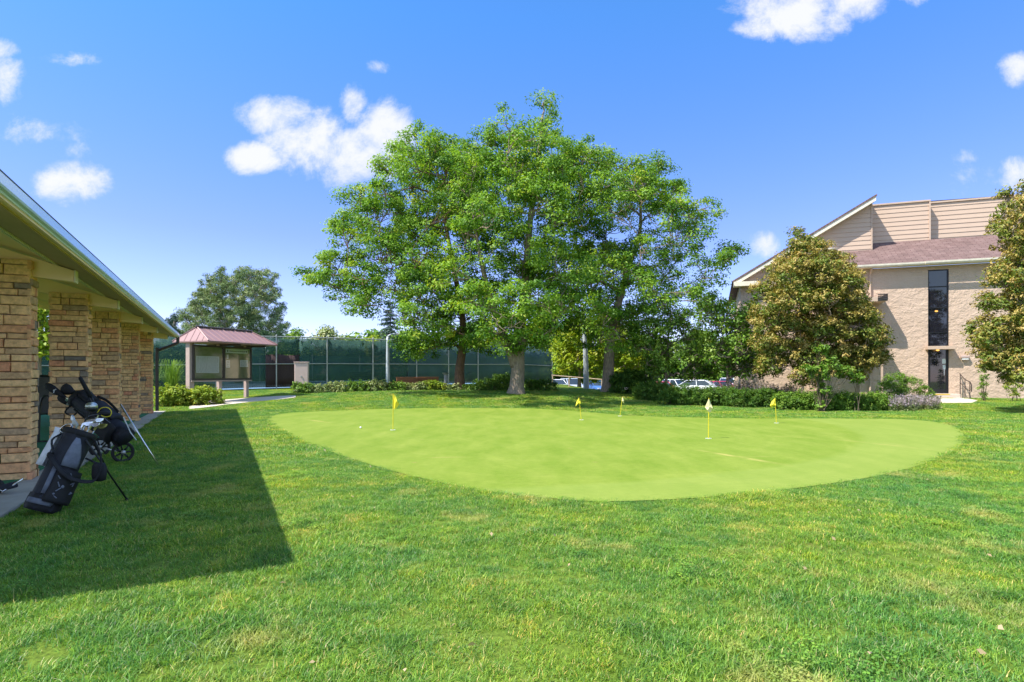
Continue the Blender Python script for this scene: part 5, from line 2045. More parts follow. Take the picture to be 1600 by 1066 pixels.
Bb, Bt = P(63, 799, 5.32), P(127, 674, 5.60)
bagA = Bag(Bb, Bt, .128, .98, 1.05)
gb = thing('golf_bag', 'black and grey stand bag full of irons leaning by the pavement', 'golf bag', Vector((Bb.x, Bb.y, 0)))
b = MB()
bodyA = bagA.body(b).build('body', M['navy_cloth'], gb, smooth=True)
b = MB()
bagA.patch(b, [(.0, -180, 180), (.05, -180, 180), (.13, -180, 180), (.19, -180, 180)], .01, .012)
b.build('base', M['black_cloth'], gb, smooth=True)
b = MB()
bagA.patch(b, [(.075, -112, -28), (.10, -114, -24), (.135, -112, -20)], .017, .006)
b.build('base_stripe', M['grey_cloth'], gb, smooth=True)
b = MB()
bagA.patch(b, [(.93, -180, 180), (.96, -180, 180), (1.0, -180, 180)], .012, .014)
b.build('collar', M['black_cloth'], gb, smooth=True)
b = MB()
bagA.patch(b, [(.55, -58, 0), (.62, -60, -2), (.72, -60, -12), (.82, -58, -26), (.9, -54, -40)], .02, .02)
b.build('mesh_pocket', M['grey_cloth'], gb, smooth=True)
b = MB()
bagA.patch(b, [(.2, -76, -60), (.35, -78, -62), (.55, -80, -66)], .012, .01)
b.build('side_stripe', M['grey_cloth'], gb, smooth=True)
b = MB()
bagA.patch(b, [(.12, -58, 25), (.16, -60, 30), (.3, -58, 30), (.45, -56, 26), (.52, -50, 18)], .05, .05)
clear = b.build('side_pocket', M['black_cloth'], gb, smooth=True)
b = MB()
rr = random.Random(5)
for k in range(10):                          # balls, tees and a glove showing through the pocket's net
    t_, a_ = rr.uniform(.2, .46), rr.uniform(-50, 5)
    p_ = bagA.pt(t_, a_, .052)
    q_ = bagA.pt(t_ + rr.uniform(-.05, .05), a_ + rr.uniform(-12, 12), .053)
    if (p_ - q_).length > .006: b.tube([p_, q_], .005, 5)
for k in range(3):
    b.ball(bagA.pt(.22 + .1 * k, -40 + 14 * k, .042), .016, 8, 6)
b.build('netted_contents', M['grey_cloth'], clear)
b = MB()
sp = [bagA.pt(.66, -128, .015), bagA.pt(.63, -105, .035), bagA.pt(.56, -75, .045), bagA.pt(.47, -42, .06), bagA.pt(.43, -15, .075), P(137, 753, 5.4), P(150, 748, 5.42), P(158, 728, 5.45), P(156, 708, 5.5), P(148, 690, 5.55), bagA.pt(.93, 0, .02)]
b.tube(smooth_line(sp, 6), [.02] * 6 + [.026] * 18 + [.02] * 12 + [.014] * 25, 8, flat=.35, up=(0, -1, 0))
b.build('shoulder_strap', M['black_cloth'], gb, smooth=True)
b = MB()
pc = P(155, 738, 5.5)
b.tube([pc - BZ * .085, pc - BZ * .075, pc - BZ * .02, pc + BZ * .06, pc + BZ * .085, pc + BZ * .092], [.03, .058, .068, .062, .05, .02], 14, flat=.7, up=(1, 0, 0))
b.tube([pc + Vector((-.02, -.01, .09)), bagA.pt(.7, 10, .03)], .01, 6)
b.build('hanging_pouch', M['black_cloth'], gb, smooth=True)
f1, f2 = pg(198, 782), Vector((-3.75, 6.5, g(-3.75, 6.5)))
f2 = pg(176, 752)
for f_, a_ in ((f1, -20), (f2, 30)):
    b = MB()
    b.tube([bagA.pt(.9, a_, .02), f_ + BZ * .012], .0085, 8)
    leg = b.build('leg', M['black_plastic'], gb, smooth=True)
    b = MB()
    b.ball(f_ + BZ * .012, .014, 8, 6)
    b.build('rubber_foot', M['tyre'], leg)
b = MB()
b.tube(smooth_line([bagA.pt(.9, -150, .02), bagA.pt(.8, -120, .06), bagA.pt(.66, -90, .05)], 3), .009, 6)
b.build('grab_handle', M['black_cloth'], gb)
# towel hung on the bag
tw = thing('golf_towel', 'white towel hanging down the left side of the black stand bag', 'towel', bagA.pt(.96, -160))
b = MB()
bagA.patch(b, [(.50, -196, -140), (.56, -198, -138), (.68, -194, -140), (.8, -190, -142), (.9, -186, -146), (.97, -180, -148)], .075, .05)
o = b.build('cloth', M['white_cloth'], tw, smooth=True)
b = MB()
bagA.patch(b, [(.535, -197, -139), (.545, -197, -139)], .0785, .01)
b.build('hem', M['white_cloth'], tw)
b = MB()
ring = [P(103 + 9 * math.cos(k * .524) , 669 - 5.5 * math.sin(k * .524) - 4 * math.cos(k * .524), 5.5) for k in range(13)]
b.tube(ring, .006, 6, False)
b.build('clip_ring', M['chrome'], tw, smooth=True)


def iron(px, py, Y, lab, mat, grp, face=0.0, sz=1.0, bag=bagA, tilt=.0):
    head = P(px, py, Y)
    root = thing('golf_club', lab, 'golf club', head, grp)
    low_ = bag.o + bag.ez * (.3 * bag.Lg) + (head - bag.T) * .1
    b = MB()
    b.tube([low_, head + Vector((0, 0, -.01))], .0055, 6)
    b.build('shaft', M['chrome'], root, smooth=True)
    ax = (head - low_).normalized()
    sd = Vector((math.cos(face), math.sin(face), 0))
    sd = (sd - ax * sd.dot(ax)).normalized()
    nn = ax.cross(sd)
    pr = [(-.008, -.045), (.008, -.045), (.012, -.012), (.035, -.014), (.062, .0), (.075, .022), (.07, .046), (.03, .03), (.0, .012), (-.01, 0)]
    b = MB()
    b.prism([head + sd * (x * sz) + ax * (y * sz) - nn * .006 for x, y in pr], nn * .013)
    b.build('head', mat, root, bevel=.003)
    b = MB()
    for k in range(4):
        y = .004 + .006 * k
        b.prism([head + sd * x + ax * (y + yy) - nn * .0068 for x, yy in ((.024, -.006), (.058, .004), (.058, .0055), (.024, -.0045))], nn * .0006)
    b.build('face_groove', M['black_frame'], root)
    return root


ir = 'irons in the black stand bag'
for px, py, Y_, fc, mt_ in [(116, 656, 5.56, 2.6, 'dull_steel'), (121, 664, 5.52, 2.9, 'dull_steel'), (130, 662, 5.55, .3, 'chrome'), (136, 658, 5.6, .2, 'chrome'), (142, 663, 5.55, .1, 'chrome'), (147, 656, 5.62, .3, 'chrome')]:
    iron(px, py, Y_, 'steel iron standing head up in the stand bag nearest the pavement', M[mt_], ir, fc)
iron(152, 665, 5.6, 'dull brass-tinted wedge at the right side of the stand bag', pbr('brass_wedge', (.36, .34, .12), .35, .9), 'wedge in the stand bag', .0, 1.15)
# driver with a round silver-black head
hd = P(143, 638, 5.72)
rt = thing('golf_club', 'driver with rounded grey head above the irons of the stand bag', 'golf club', hd)
b = MB()
b.tube([bagA.o + bagA.ez * .3, hd], .006, 6)
b.build('shaft', M['black_plastic'], rt)
b = MB()
b.ball(hd + BZ * .02, .055, 14, 10, (1.0, .9, .75))
b.build('head', M['dull_steel'], rt, smooth=True)
b = MB()
b.ball(hd + BZ * -.005, .053, 14, 8, (1.06, .98, .55))
b.build('sole', M['black_plastic'], rt, smooth=True)
# putter with a yellow edged cover
hd = P(163, 646, 5.7)
rt = thing('golf_club', 'putter in a dark cover piped with a yellow loop', 'golf club', hd)
b = MB()
b.tube([bagA.o + bagA.ez * .35, hd + Vector((-.05, 0, -.01))], .006, 6)
b.build('shaft', M['chrome'], rt)
b = MB()
b.ball(hd, .06, 14, 8, (1.15, .7, .42))
cv = b.build('head_cover', M['black_cloth'], rt, smooth=True)
b = MB()
b.tube(smooth_line([P(152, 645, 5.66), P(158, 638, 5.66), P(168, 637, 5.66), P(174, 643, 5.66), P(172, 650, 5.66), P(164, 651.5, 5.66), P(158, 649, 5.66)], 4), .0045, 6)
b.build('piping', M['yellow_cord'], cv, smooth=True)

# pull cart with the second bag
w1, w2 = P(192, 706, 8.5), P(155.5, 697, 9.1)
w1.z = g(w1.x, w1.y) + .15
w2.z = g(w2.x, w2.y) + .15
cart = thing('golf_cart', 'two-wheeled golf pull cart with silver prop leg carrying a black bag', 'golf trolley', Vector((w1.x, w1.y, 0)))
axd = (w2 - w1).normalized()
wu = axd.cross(BZ).normalized()
wz = wu.cross(axd).normalized()
for c in (w1, w2):
    b = MB()
    ringp = [c + wu * (.135 * math.cos(k * math.pi / 14)) + wz * (.135 * math.sin(k * math.pi / 14)) for k in range(29)]
    b.tube(ringp, .019, 8, False)
    wh = b.build('wheel', M['tyre'], cart, smooth=True)
    b = MB()
    for k in range(7):
        a = k * 2 * math.pi / 7
        d = wu * math.cos(a) + wz * math.sin(a)
        b.tube([c + d * .03, c + d * .122], [.016, .01], 6, flat=.5)
    ringp = [c + wu * (.117 * math.cos(k * math.pi / 14)) + wz * (.117 * math.sin(k * math.pi / 14)) for k in range(29)]
    b.tube(ringp, .009, 6, False)
    b.build('rim', M['black_plastic'], wh, smooth=True)
    b = MB()
    b.ball(c - axd * .02, .034, 12, 8)
    b.build('hub', M['rubber_hub'], wh, smooth=True)
Cb, Ct = P(197, 684, 8.45), P(122, 622, 8.7)
bagB = Bag(Cb, Ct, .135)
bagB.ex = Vector((.55, 0, .835))              # upper side of the reclining bag
bagB.ex = (bagB.ex - bagB.ez * bagB.ex.dot(bagB.ez)).normalized()
bagB.ey = bagB.ez.cross(bagB.ex)
b = MB()
b.tube([w1, w2], .012, 8)
b.build('axle', M['dull_steel'], cart)
b = MB()
mid = w1.lerp(w2, .5)
lowp = bagB.pt(.02, 180, .03)
b.tube([w1.lerp(w2, .12), bagB.pt(.2, 180, .03)], .013, 8)
b.tube([w1.lerp(w2, .88), bagB.pt(.2, 180, .03)], .013, 8)
b.tube([lowp, bagB.pt(.95, 180, .03)], .016, 8)
b.tube([lowp, bagB.pt(.02, 90, .03), bagB.pt(.02, 0, .02)], .012, 8)
b.build('frame', M['black_plastic'], cart)
b = MB()
h0, h1 = P(157, 648, 8.45), P(126, 592, 8.35)
b.tube([bagB.pt(.55, 60, .02), h0, h0.lerp(h1, .55)], .018, 10)
hn = b.build('handle', M['black_plastic'], cart, smooth=True)
b = MB()
b.tube([h0.lerp(h1, .5), h1, h1 + (h1 - h0).normalized() * .03], [.03, .026, .018], 10)
b.build('grip', M['black_cloth'], hn, smooth=True)
b = MB()
ft = pg(247, 727)
b.tube([P(188, 632, 8.4), ft + BZ * .01], [.012, .009], 8)
b.build('prop_leg', M['chrome'], cart, smooth=True)
b = MB()
b.tube([P(193, 652, 8.42), P(204, 676, 8.4), P(213, 688, 8.4)], .008, 6)
b.build('stay', M['dull_steel'], cart)

gb2 = thing('golf_bag', 'all-black golf bag reclining on the two-wheeled pull cart', 'golf bag', Cb)
b = MB()
bagB.body(b).build('body', M['navy_cloth'], gb2, smooth=True)
b = MB()
bagB.patch(b, [(0, -180, 180), (.05, -180, 180), (.12, -180, 180)], .01, .012)
b.build('base', M['black_cloth'], gb2, smooth=True)
b = MB()
bagB.patch(b, [(.1, -150, -60), (.13, -155, -55), (.3, -158, -50), (.5, -155, -55), (.54, -150, -62)], .085, .08)
o = b.build('large_pocket', M['black_cloth'], gb2, smooth=True)
b = MB()
b.tube(smooth_line([bagB.pt(.5, -150, .09), bagB.pt(.52, -100, .092), bagB.pt(.4, -62, .09), bagB.pt(.18, -58, .09)], 4), .005, 6)
b.build('zip', M['grey_cloth'], o)
b = MB()
bagB.patch(b, [(.28, -40, 50), (.32, -44, 56), (.5, -44, 58), (.62, -40, 56), (.66, -34, 50)], .06, .055)
b.build('upper_pocket', M['navy_cloth'], gb2, smooth=True)
b = MB()
bagB.patch(b, [(.72, -50, 60), (.76, -54, 62), (.88, -54, 60), (.94, -48, 55)], .045, .04)
b.build('small_pocket', M['black_cloth'], gb2, smooth=True)
b = MB()
bagB.patch(b, [(.93, -180, 180), (1.0, -180, 180)], .014, .014)
b.build('collar', M['black_cloth'], gb2, smooth=True)
b = MB()
b.tube(smooth_line([bagB.pt(.78, 10, .06), bagB.pt(.66, 20, .085), bagB.pt(.5, 15, .085), bagB.pt(.34, 5, .08)], 4), [.02] * 13, 8, flat=.4)
b.build('carry_strap', M['black_cloth'], gb2, smooth=True)
b = MB()
rr = random.Random(9)
x = 0
lt = []
for k in range(7):                           # small white lettering strokes on the side
    t_ = .40 - .022 * k
    lt += [bagB.pt(t_, -78, .092), bagB.pt(t_ - .011, -74 + rr.uniform(-1, 1), .092)]
b.tube(lt, .003, 4)
b.build('lettering', M['white_cloth'], gb2)
# three woods under black head covers
for i, (x0, y0, x1, y1, r_, lab) in enumerate([(97, 618, 72, 601, .055, 'long black head cover with small white mark, leftmost above the pull cart'), (112, 612, 98, 606, .085, 'big rounded black head cover beside the pull cart grip'),
                                                (112, 632, 92, 620, .06, 'low black head cover drooping under the other two on the pull cart')]):
    Y_ = 8.62 + .06 * i
    p0, p1 = P(x0, y0, Y_), P(x1, y1, Y_)
    rt = thing('golf_club', lab, 'golf club', p1)
    b = MB()
    b.tube([bagB.o + bagB.ez * .5, p0], .007, 6)
    b.build('shaft', M['chrome'], rt)
    ez = (p1 - p0).normalized()
    ex = ez.orthogonal().normalized()
    ln = (p1 - p0).length
    n = 14
    b = MB()
    pr = [(-.25, .4), (0, .55), (.3, .85), (.6, 1.0), (.85, .92), (1.0, .6), (1.06, .12)]
    b.tube([p0 + ez * (ln * t) for t, _ in pr], [r_ * s_ for _, s_ in pr], n, flat=.8)
    cv = b.build('head_cover', M['black_cloth'], rt, smooth=True)
    if i == 0:
        b = MB()
        c = p0.lerp(p1, .35) + Vector((0, -.048, 0))
        b.tube([c + Vector((-.01, 0, .02)), c + Vector((.03, 0, .035))], .006, 5)
        b.tube([c + Vector((.008, 0, .026)), c + Vector((-.005, 0, -.015))], .006, 5)
        b.build('mark', M['white_cloth'], cv)
    if i == 2:
        b = MB()
        b.tube(smooth_line([p0, p0 + Vector((-.1, 0, -.12)), p0 + Vector((.06, -.03, -.16)), p0 + Vector((.14, 0, -.02))], 5), .012, 6)
        b.build('loop', M['black_cloth'], cv, smooth=True)
for i, (px, py) in enumerate([(106, 622), (112, 619), (108, 628)]):
    iron(px, py, 8.66, 'iron head half hidden among black covers on the pull cart', M['dull_steel'], 'irons on the pull cart', 2.8, 1.0, bagB)

# wheel and rod of a third trolley at the pavement edge
q = P(-6, 0, 6.05)
tr3 = thing('golf_trolley', 'dark trolley wheel and silver rod just inside view on the pavement', 'golf trolley', Vector((q.x, q.y, .036)))
c = Vector((q.x - .02, q.y, .036 + .085))
b = MB()
ringp = [c + Vector((.07 * math.cos(k * math.pi / 12), .02 * math.cos(k * math.pi / 12), .07 * math.sin(k * math.pi / 12))) for k in range(25)]
b.tube(ringp, .018, 8, False)
wh = b.build('wheel', M['tyre'], tr3, smooth=True)
b = MB()
b.ball(c, .05, 10, 6, (.9, .3, .9))
b.build('hub', M['black_plastic'], wh, smooth=True)
b = MB()
pa, pb = P(5, 768, 6.05), P(36, 748, 6.12)
b.tube([c, pa, pb], .011, 8)
b.build('rod', M['chrome'], tr3, smooth=True)
b = MB()
b.box((-.02, -.05, 0), (.13, .05, .07), (P(6, 767, 6.1), Vector((.93, 0, .25)), Vector((0, 1, 0)), Vector((-.25, 0, .93))))
b.build('bracket', M['navy_cloth'], tr3, bevel=.015)

# ------------------------------------------------------------------ parked cars
PK = np.array([(2.5, 55), (9, 47.5), (26, 47.5), (46, 52), (46, 80), (2.5, 80)])
dn = []
for i in range(len(PK)):
    for k in range(6): dn.append(PK[i] + (PK[(i + 1) % len(PK)] - PK[i]) * k / 6)
tag(poly_sheet('parking_lot', np.array(dn), .03, M['asphalt'], 10), kind='structure')


def paint(name, c):
    m, nt, out = newmat(name)
    p = principled(nt, out, ramp(nt, noise(nt, 1.5, 3), [(.3, tuple(x * .93 for x in c)), (.7, c)]), .3, 0, .5)
    p.inputs['Coat Weight'].default_value = .6
    p.inputs['Coat Roughness'].default_value = .05
    return m


PNT = {'white': paint('white_car_paint', (.75, .76, .78)), 'red': paint('red_car_paint', (.50, .02, .03)), 'blue': paint('blue_car_paint', (.06, .14, .36)), 'silver': paint('silver_car_paint', (.48, .52, .58)), 'dark': paint('dark_car_paint', (.03, .03, .04))}


def car(px, Y, yaw, color, label, suv=0.0):
    p = at(px, Y, .035)
    r = thing('parked_car', label, 'car', p, 'cars in the parking lot', R_(yaw))
    W, up = .9, suv
    st = [(-2.22, .55, .42, .70), (-2.12, .78, .28, .88), (-1.6, .87, .22, .98 + .1 * up), (-.9, .9, .20, .98 + .1 * up), (.4, .9, .20, .96 + .1 * up), (1.0, .9, .20, .93 + .08 * up), (1.7, .86, .22, .82 + .12 * up), (2.1, .72, .28, .70 + .1 * up), (2.24, .52, .40, .6)]
    vs, fs = [], []
    k = 10
    for (x, w_, zb, zt) in st:
        zm = zb + (zt - zb) * .55
        ring = [(-w_ * .86, zb), (-w_, zb + .1), (-w_ * 1.0, zm), (-w_ * .94, zt - .04), (-w_ * .82, zt), (w_ * .82, zt), (w_ * .94, zt - .04), (w_, zm), (w_, zb + .1), (w_ * .86, zb)]
        vs += [(x, y, z) for y, z in ring]
    n = len(st)
    for i in range(n - 1):
        for j in range(k): fs.append((i * k + j, (i + 1) * k + j, (i + 1) * k + (j + 1) % k, i * k + (j + 1) % k))
    fs += [tuple(range(k)), tuple((n - 1) * k + j for j in range(k - 1, -1, -1))]
    b = MB()
    b.add(vs, fs)
    body = b.build('body', PNT[color], r, smooth=True, local=True, bevel=.02)
    zr = 1.44 + .22 * up
    x0, x1, x2, x3 = -1.95 + .05 * up, -1.25 - .45 * up, .25, 1.0
    b = MB()
    bz = .95 + .09 * up
    gl = [(x0, .78, bz), (x1, .64, zr - .05), (x2, .64, zr - .05), (x3, .78, bz - .02)]
    b.add([(x, -w_, z) for x, w_, z in gl] + [(x, w_, z) for x, w_, z in gl], [(0, 1, 2, 3), (7, 6, 5, 4), (0, 4, 5, 1), (2, 6, 7, 3), (1, 5, 6, 2)])
    win = b.build('window', M['glass_car'], r, local=True)
    b = MB()
    b.add([(x1 - .06, -.66, zr - .055), (x2 + .08, -.66, zr - .055), (x2 + .08, .66, zr - .055), (x1 - .06, .66, zr - .055), (x1 + .1, -.56, zr), (x2 - .06, -.56, zr), (x2 - .06, .56, zr), (x1 + .1, .56, zr)],
          [(3, 2, 1, 0), (4, 5, 6, 7), (0, 1, 5, 4), (1, 2, 6, 5), (2, 3, 7, 6), (3, 0, 4, 7)])
    b.build('roof', PNT[color], r, local=True, bevel=.02)
    for s in (-1, 1):
        for (xa, za, wa), (xb, zb, wb) in (((x0, bz, .785), (x1, zr - .04, .645)), ((x3, bz - .02, .785), (x2, zr - .04, .645)), ((-.42, bz, .785), (-.46, zr - .04, .645))):
            b = MB()
            b.tube([(xa, s * wa, za), (xb, s * wb, zb)], .035, 5)
            b.build('pillar', PNT[color], r, local=True)
    for x in (-1.38, 1.36):
        for s in (-1, 1):
            b = MB()
            b.tube([(x, s * .70, .32), (x, s * .90, .32)], .32, 18)
            wh = b.build('wheel', M['tyre'], r, local=True)
            b = MB()
            b.tube([(x, s * .895, .32), (x, s * .912, .32)], [.21, .18], 14)
            b.build('rim', M['rubber_hub'], wh, local=True)
    for s in (-1, 1):
        b = MB()
        b.box((2.0, s * .62 - .14, .58), (2.2, s * .62 + .14, .68))
        b.build('headlight', M['lamp_lens'], r, local=True, bevel=.02)
        b = MB()
        b.box((-2.19, s * .6 - .14, .68), (-2.05, s * .6 + .14, .8))
        b.build('tail_light', M['red_lens'], r, local=True, bevel=.02)
        b = MB()
        b.box((.62, s * .98 - .09, .92), (.78, s * .98 + .09, 1.04))
        b.build('mirror', PNT[color], r, local=True, bevel=.03)
    return r


for a in [(1098, 50.5, -25, 'white', 'white sedan nearest the dark hedge'), (1163, 52.5, 160, 'red', 'red car behind the purple sage, right of the white sedan'), (1128, 60, -70, 'red', 'red car in the row behind the white sedan'),
          (1060, 58, -70, 'white', 'white car half hidden by the small dark tree', 1.0), (1033, 57, -75, 'red', 'red car left of the small dark tree'), (1014, 58, -75, 'blue', 'blue car beside the reddish seed-headed shrub'),
          (995, 62, -70, 'white', 'white tall car behind the blue car', 1.0), (1085, 66, -70, 'blue', 'blue car at the back of the parking lot'), (1190, 60, -70, 'silver', 'silver car at the right end of the lot behind the purple sage'),
          (1150, 64, -70, 'white', 'white van-like car behind the red cars', 1.0), (870, 62, -75, 'white', 'white car beyond the right end of the tennis fence'), (893, 62, -75, 'silver', 'silver car left of the thick pale lamp post', 1.0), (932, 64, -75, 'blue', 'blue car between the thick lamp post and the straight ash trunk'), (1215, 66, -70, 'red', 'red car farthest right, mostly behind foliage')]:
    car(*a)
# low pipe rail by the parking lot
rl = thing('pipe_rail', 'low tan pipe rail beyond the mound near the thick pale lamp post', 'railing', at(905, 38))
b = MB()
q0, q1 = at(862, 38, .75), at(942, 38, .75)
b.tube([q0 + (q1 - q0) * (i / 8) for i in range(9)], .035, 6)
b.build('rail', M['siding'], rl)
for f_ in (.02, .34, .67, .98):
    b = MB()
    pq = q0.lerp(q1, f_)
    b.tube([pq - BZ * .85, pq], .035, 6)
    b.build('post', M['siding'], rl)

# ------------------------------------------------------------------ grass
def tuft(name, rng_, n, R, h, wd, lean=.75):
    V, Fc, var = [], [], []
    for i in range(n):
        a, rr_ = rng_.uniform(0, 2 * math.pi), R * math.sqrt(rng_.random())
        s = np.array([rr_ * math.cos(a), rr_ * math.sin(a), -.004])
        d = rng_.uniform(0, 2 * math.pi)
        dv = np.array([math.cos(d), math.sin(d), 0])
        sv = np.array([-dv[1], dv[0], 0])
        hh = h * rng_.uniform(.55, 1.25)
        ln = rng_.uniform(.15, lean) * hh * 1.2
        ww = wd * rng_.uniform(.6, 1.2)
        p1 = s + dv * ln * .3 + np.array([0, 0, hh * .55])
        p2 = s + dv * ln + np.array([0, 0, hh * rng_.uniform(.7, 1.0)])
        b0 = len(V)
        V += [s - sv * ww * .5, s + sv * ww * .5, p1 + sv * ww * .45, p1 - sv * ww * .45, p2 + sv * ww * .08, p2 - sv * ww * .08]
        Fc += [(b0, b0 + 1, b0 + 2, b0 + 3), (b0 + 3, b0 + 2, b0 + 4, b0 + 5)]
        v = rng_.uniform(0, .84) if rng_.random() > .07 else rng_.uniform(.86, 1)
        var += [v, v]
    o = np_mesh(name, V, Fc, M['blade'], var=var)
    COL.objects.unlink(o)
    return o


rg = np.random.default_rng(77)
near = [tuft('grass_tuft', rg, 58, .075, .034, .0036, 1.25) for _ in range(6)]
far = [tuft('grass_tuft', rg, 54, .15, .038, .0075, 1.2) for _ in range(5)]


def lawn_points(y0, y1, dens, rad):
    pts = []
    y = y0
    while y < y1:
        dy = min(.5, y1 - y)
        hw = y * 1.12 + 2.2
        n = int(2 * hw * dy * dens)
        pts.append(np.stack([rg.uniform(-hw, hw, n), rg.uniform(y, y + dy, n)], 1))
        y += dy
    p = np.concatenate(pts)
    x, y = p[:, 0], p[:, 1]
    keep = ~in_poly(GPOLY, x, y)
    keep &= ~((poly_dist(GPOLY, x, y) < rad * .35) & keep)
    for pl in PATHS:
        keep &= ~in_poly(pl, x, y)
        keep &= poly_dist(pl, x, y) > rad * .6
    q = x * PQ.x + y * PQ.y
    a = x * PR.x + y * PR.y
    keep &= ~((q < -1.79 + rad * .6) & (a > 3.3) & (a < 23.4) & (q > -9.2))
    u = (x - BO.x) * BT.x + (y - BO.y) * BT.y
    v = (x - BO.x) * BN.x + (y - BO.y) * BN.y
    keep &= ~((v < .06) & (u > -9.2))
    d = (F1 - F0).normalized()
    s = (x - F0.x) * -d.y + (y - F0.y) * d.x
    keep &= ~((s > -.05) & (x < 4))
    return p[keep]


def grass_obj(name, sets):
    P_, R3, S_, I_, T_ = [], [], [], [], []
    off = 0
    srcs = []
    for (tufts, pts, s0) in sets:
        n = len(pts)
        z = gnp(pts[:, 0], pts[:, 1])
        P_.append(np.column_stack([pts, z]))
        R3.append(np.column_stack([rg.normal(0, .06, n), rg.normal(0, .06, n), rg.uniform(0, 6.283, n)]))
        # longer and shorter patches
        k = 1 + .28 * np.sin(pts[:, 0] * 2.3 + 1.7 * np.sin(pts[:, 1] * 1.9)) * np.sin(pts[:, 1] * 2.9 + np.sin(pts[:, 0] * 1.3))
        S_.append(s0 * k * rg.uniform(.8, 1.2, n))
        I_.append(rg.integers(0, len(tufts), n) + off)
        T_.append(np.clip(.45 + (.2 if tufts is near else .11) * rg.normal(size=n), 0, 1))
        off += len(tufts)
        srcs += tufts
    P_ = np.concatenate(P_)
    me = bpy.data.meshes.new(name)
    me.vertices.add(len(P_))
    me.vertices.foreach_set('co', P_.astype(np.float32).ravel())
    for nm, ty, arr, key in (('rot', 'FLOAT_VECTOR', np.concatenate(R3), 'vector'), ('scl', 'FLOAT', np.concatenate(S_), 'value'), ('idx', 'INT', np.concatenate(I_), 'value'), ('tone', 'FLOAT', np.concatenate(T_), 'value')):
        at_ = me.attributes.new(nm, ty, 'POINT')
        at_.data.foreach_set(key, (arr.astype(np.int32) if ty == 'INT' else arr.astype(np.float32)).ravel())
    me.update()
    o = bpy.data.objects.new(name, me)
    COL.objects.link(o)
    me.materials.append(M['blade'])
    ng = bpy.data.node_groups.new(name + '_scatter', 'GeometryNodeTree')
    ng.interface.new_socket('Geometry', in_out='INPUT', socket_type='NodeSocketGeometry')
    ng.interface.new_socket('Geometry', in_out='OUTPUT', socket_type='NodeSocketGeometry')
    gi, go = ng.nodes.new('NodeGroupInput'), ng.nodes.new('NodeGroupOutput')
    iop = ng.nodes.new('GeometryNodeInstanceOnPoints')
    g2i = ng.nodes.new('GeometryNodeGeometryToInstance')
    infos = []
    for s in srcs:
        oi = ng.nodes.new('GeometryNodeObjectInfo')
        oi.inputs['Object'].default_value = s
        oi.inputs['As Instance'].default_value = False
        infos.append(oi)
    for oi in reversed(infos): ng.links.new(oi.outputs['Geometry'], g2i.inputs[0])

    def named(nm, ty):
        n = ng.nodes.new('GeometryNodeInputNamedAttribute')
        n.data_type = ty
        n.inputs['Name'].default_value = nm
        return [s for s in n.outputs if s.enabled and s.name == 'Attribute'][0]
    ng.links.new(gi.outputs[0], iop.inputs['Points'])
    ng.links.new(g2i.outputs[0], iop.inputs['Instance'])
    iop.inputs['Pick Instance'].default_value = True
    ng.links.new(named('idx', 'INT'), iop.inputs['Instance Index'])
    ng.links.new(named('rot', 'FLOAT_VECTOR'), iop.inputs['Rotation'])
    ng.links.new(named('scl', 'FLOAT'), iop.inputs['Scale'])
    ng.links.new(iop.outputs[0], go.inputs[0])
    md = o.modifiers.new('scatter', 'NODES')
    md.node_group = ng
    return tag(o, kind='stuff')


def clover(name, rng_):
    C_, N_ = [], []
    for i in range(16):
        a, r_ = rng_.uniform(0, 6.283), .07 * math.sqrt(rng_.random())
        for k in range(3):
            b_ = a + k * 2.1
            C_.append((r_ * math.cos(a) + .009 * math.cos(b_), r_ * math.sin(a) + .009 * math.sin(b_), .03 + .012 * rng_.random()))
            N_.append((.35 * math.cos(b_), .35 * math.sin(b_), 1))
    LV_, LF_ = leaf_cloud(np.array(C_), unit(np.array(N_)), np.full(len(C_), .012), rng_, .95, .0)
    o = np_mesh(name, LV_, LF_, M['blade'], var=rng_.uniform(.3, .7, len(C_)))
    COL.objects.unlink(o)
    return o


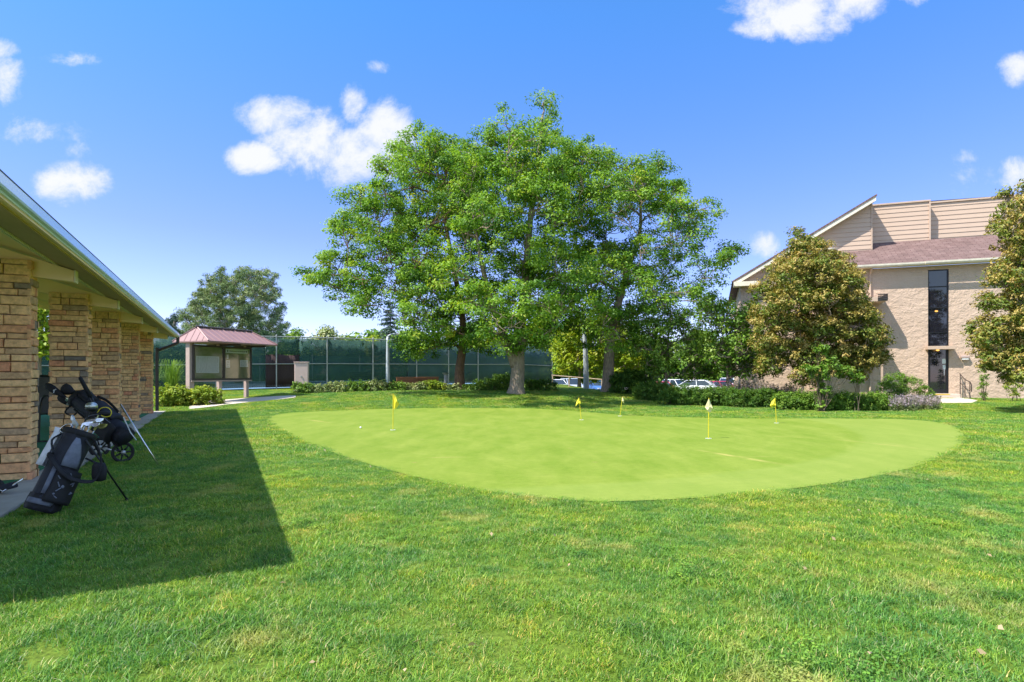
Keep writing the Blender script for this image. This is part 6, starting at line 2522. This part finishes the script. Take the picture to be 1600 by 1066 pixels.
clv = [clover('clover', rg) for _ in range(3)]
ci = rg.integers(0, 60, 26)
pc_ = []
for _ in range(34):                          # clover grows in small colonies
    cx_, cy_ = rg.uniform(-3.5, 6), rg.uniform(2.2, 9)
    pc_.append(np.stack([cx_ + rg.normal(0, .22, 16), cy_ + rg.normal(0, .22, 16)], 1))
pc_ = np.concatenate(pc_)
pc_ = pc_[~in_poly(GPOLY, pc_[:, 0], pc_[:, 1])]
pc_ = pc_[(pc_[:, 0] * PQ.x + pc_[:, 1] * PQ.y) > -1.6]
nb_ = len(GPOLY)
fr_pts = []
for i in range(nb_):                         # collar of shorter grass along the edge of the green
    a_, b_ = GPOLY[i], GPOLY[(i + 1) % nb_]
    ln = np.hypot(*(b_ - a_))
    k = max(1, int(ln * 120))
    t__ = rg.random(k)[:, None]
    nrm_ = np.array([b_[1] - a_[1], a_[0] - b_[0]]) / max(ln, 1e-6)
    fr_pts.append(a_ + (b_ - a_) * t__ + nrm_ * rg.normal(0, .06, k)[:, None])
fr_pts = np.concatenate(fr_pts)
pn = lawn_points(1.6, 9.0, 300, .06)
pf = lawn_points(9.0, 33.0, 95, .12)
print('grass tufts', len(pn), len(pf))
grass_obj('grass', [(near, pn, 1.0), (far, pf, 1.0), (near, fr_pts, .62), (clv, pc_, 1.0)])

# a scatter of dry fallen leaves on the lawn
LC = []
for _ in range(60):
    yy_ = rg.uniform(2.2, 12)
    xx_ = rg.uniform(-.4, 1.0) * yy_
    if not in_poly(GPOLY, np.array([xx_]), np.array([yy_]))[0]: LC.append((xx_, yy_, g(xx_, yy_) + .045))
LC = np.array(LC)
LV, LF = leaf_cloud(LC, unit(rg.normal(size=LC.shape) * .5 + np.array([0, 0, 1])), rg.uniform(.025, .05, len(LC)), rg, .6, .1)
M['dry_leaf'] = leafmat('dry_leaf', [(0, (.30, .21, .11)), (1, (.5, .38, .24))], trans=.1)
fl = np_mesh('fallen_leaves', LV, LF, M['dry_leaf'], var=rg.random(len(LC)))
tag(fl, kind='stuff')
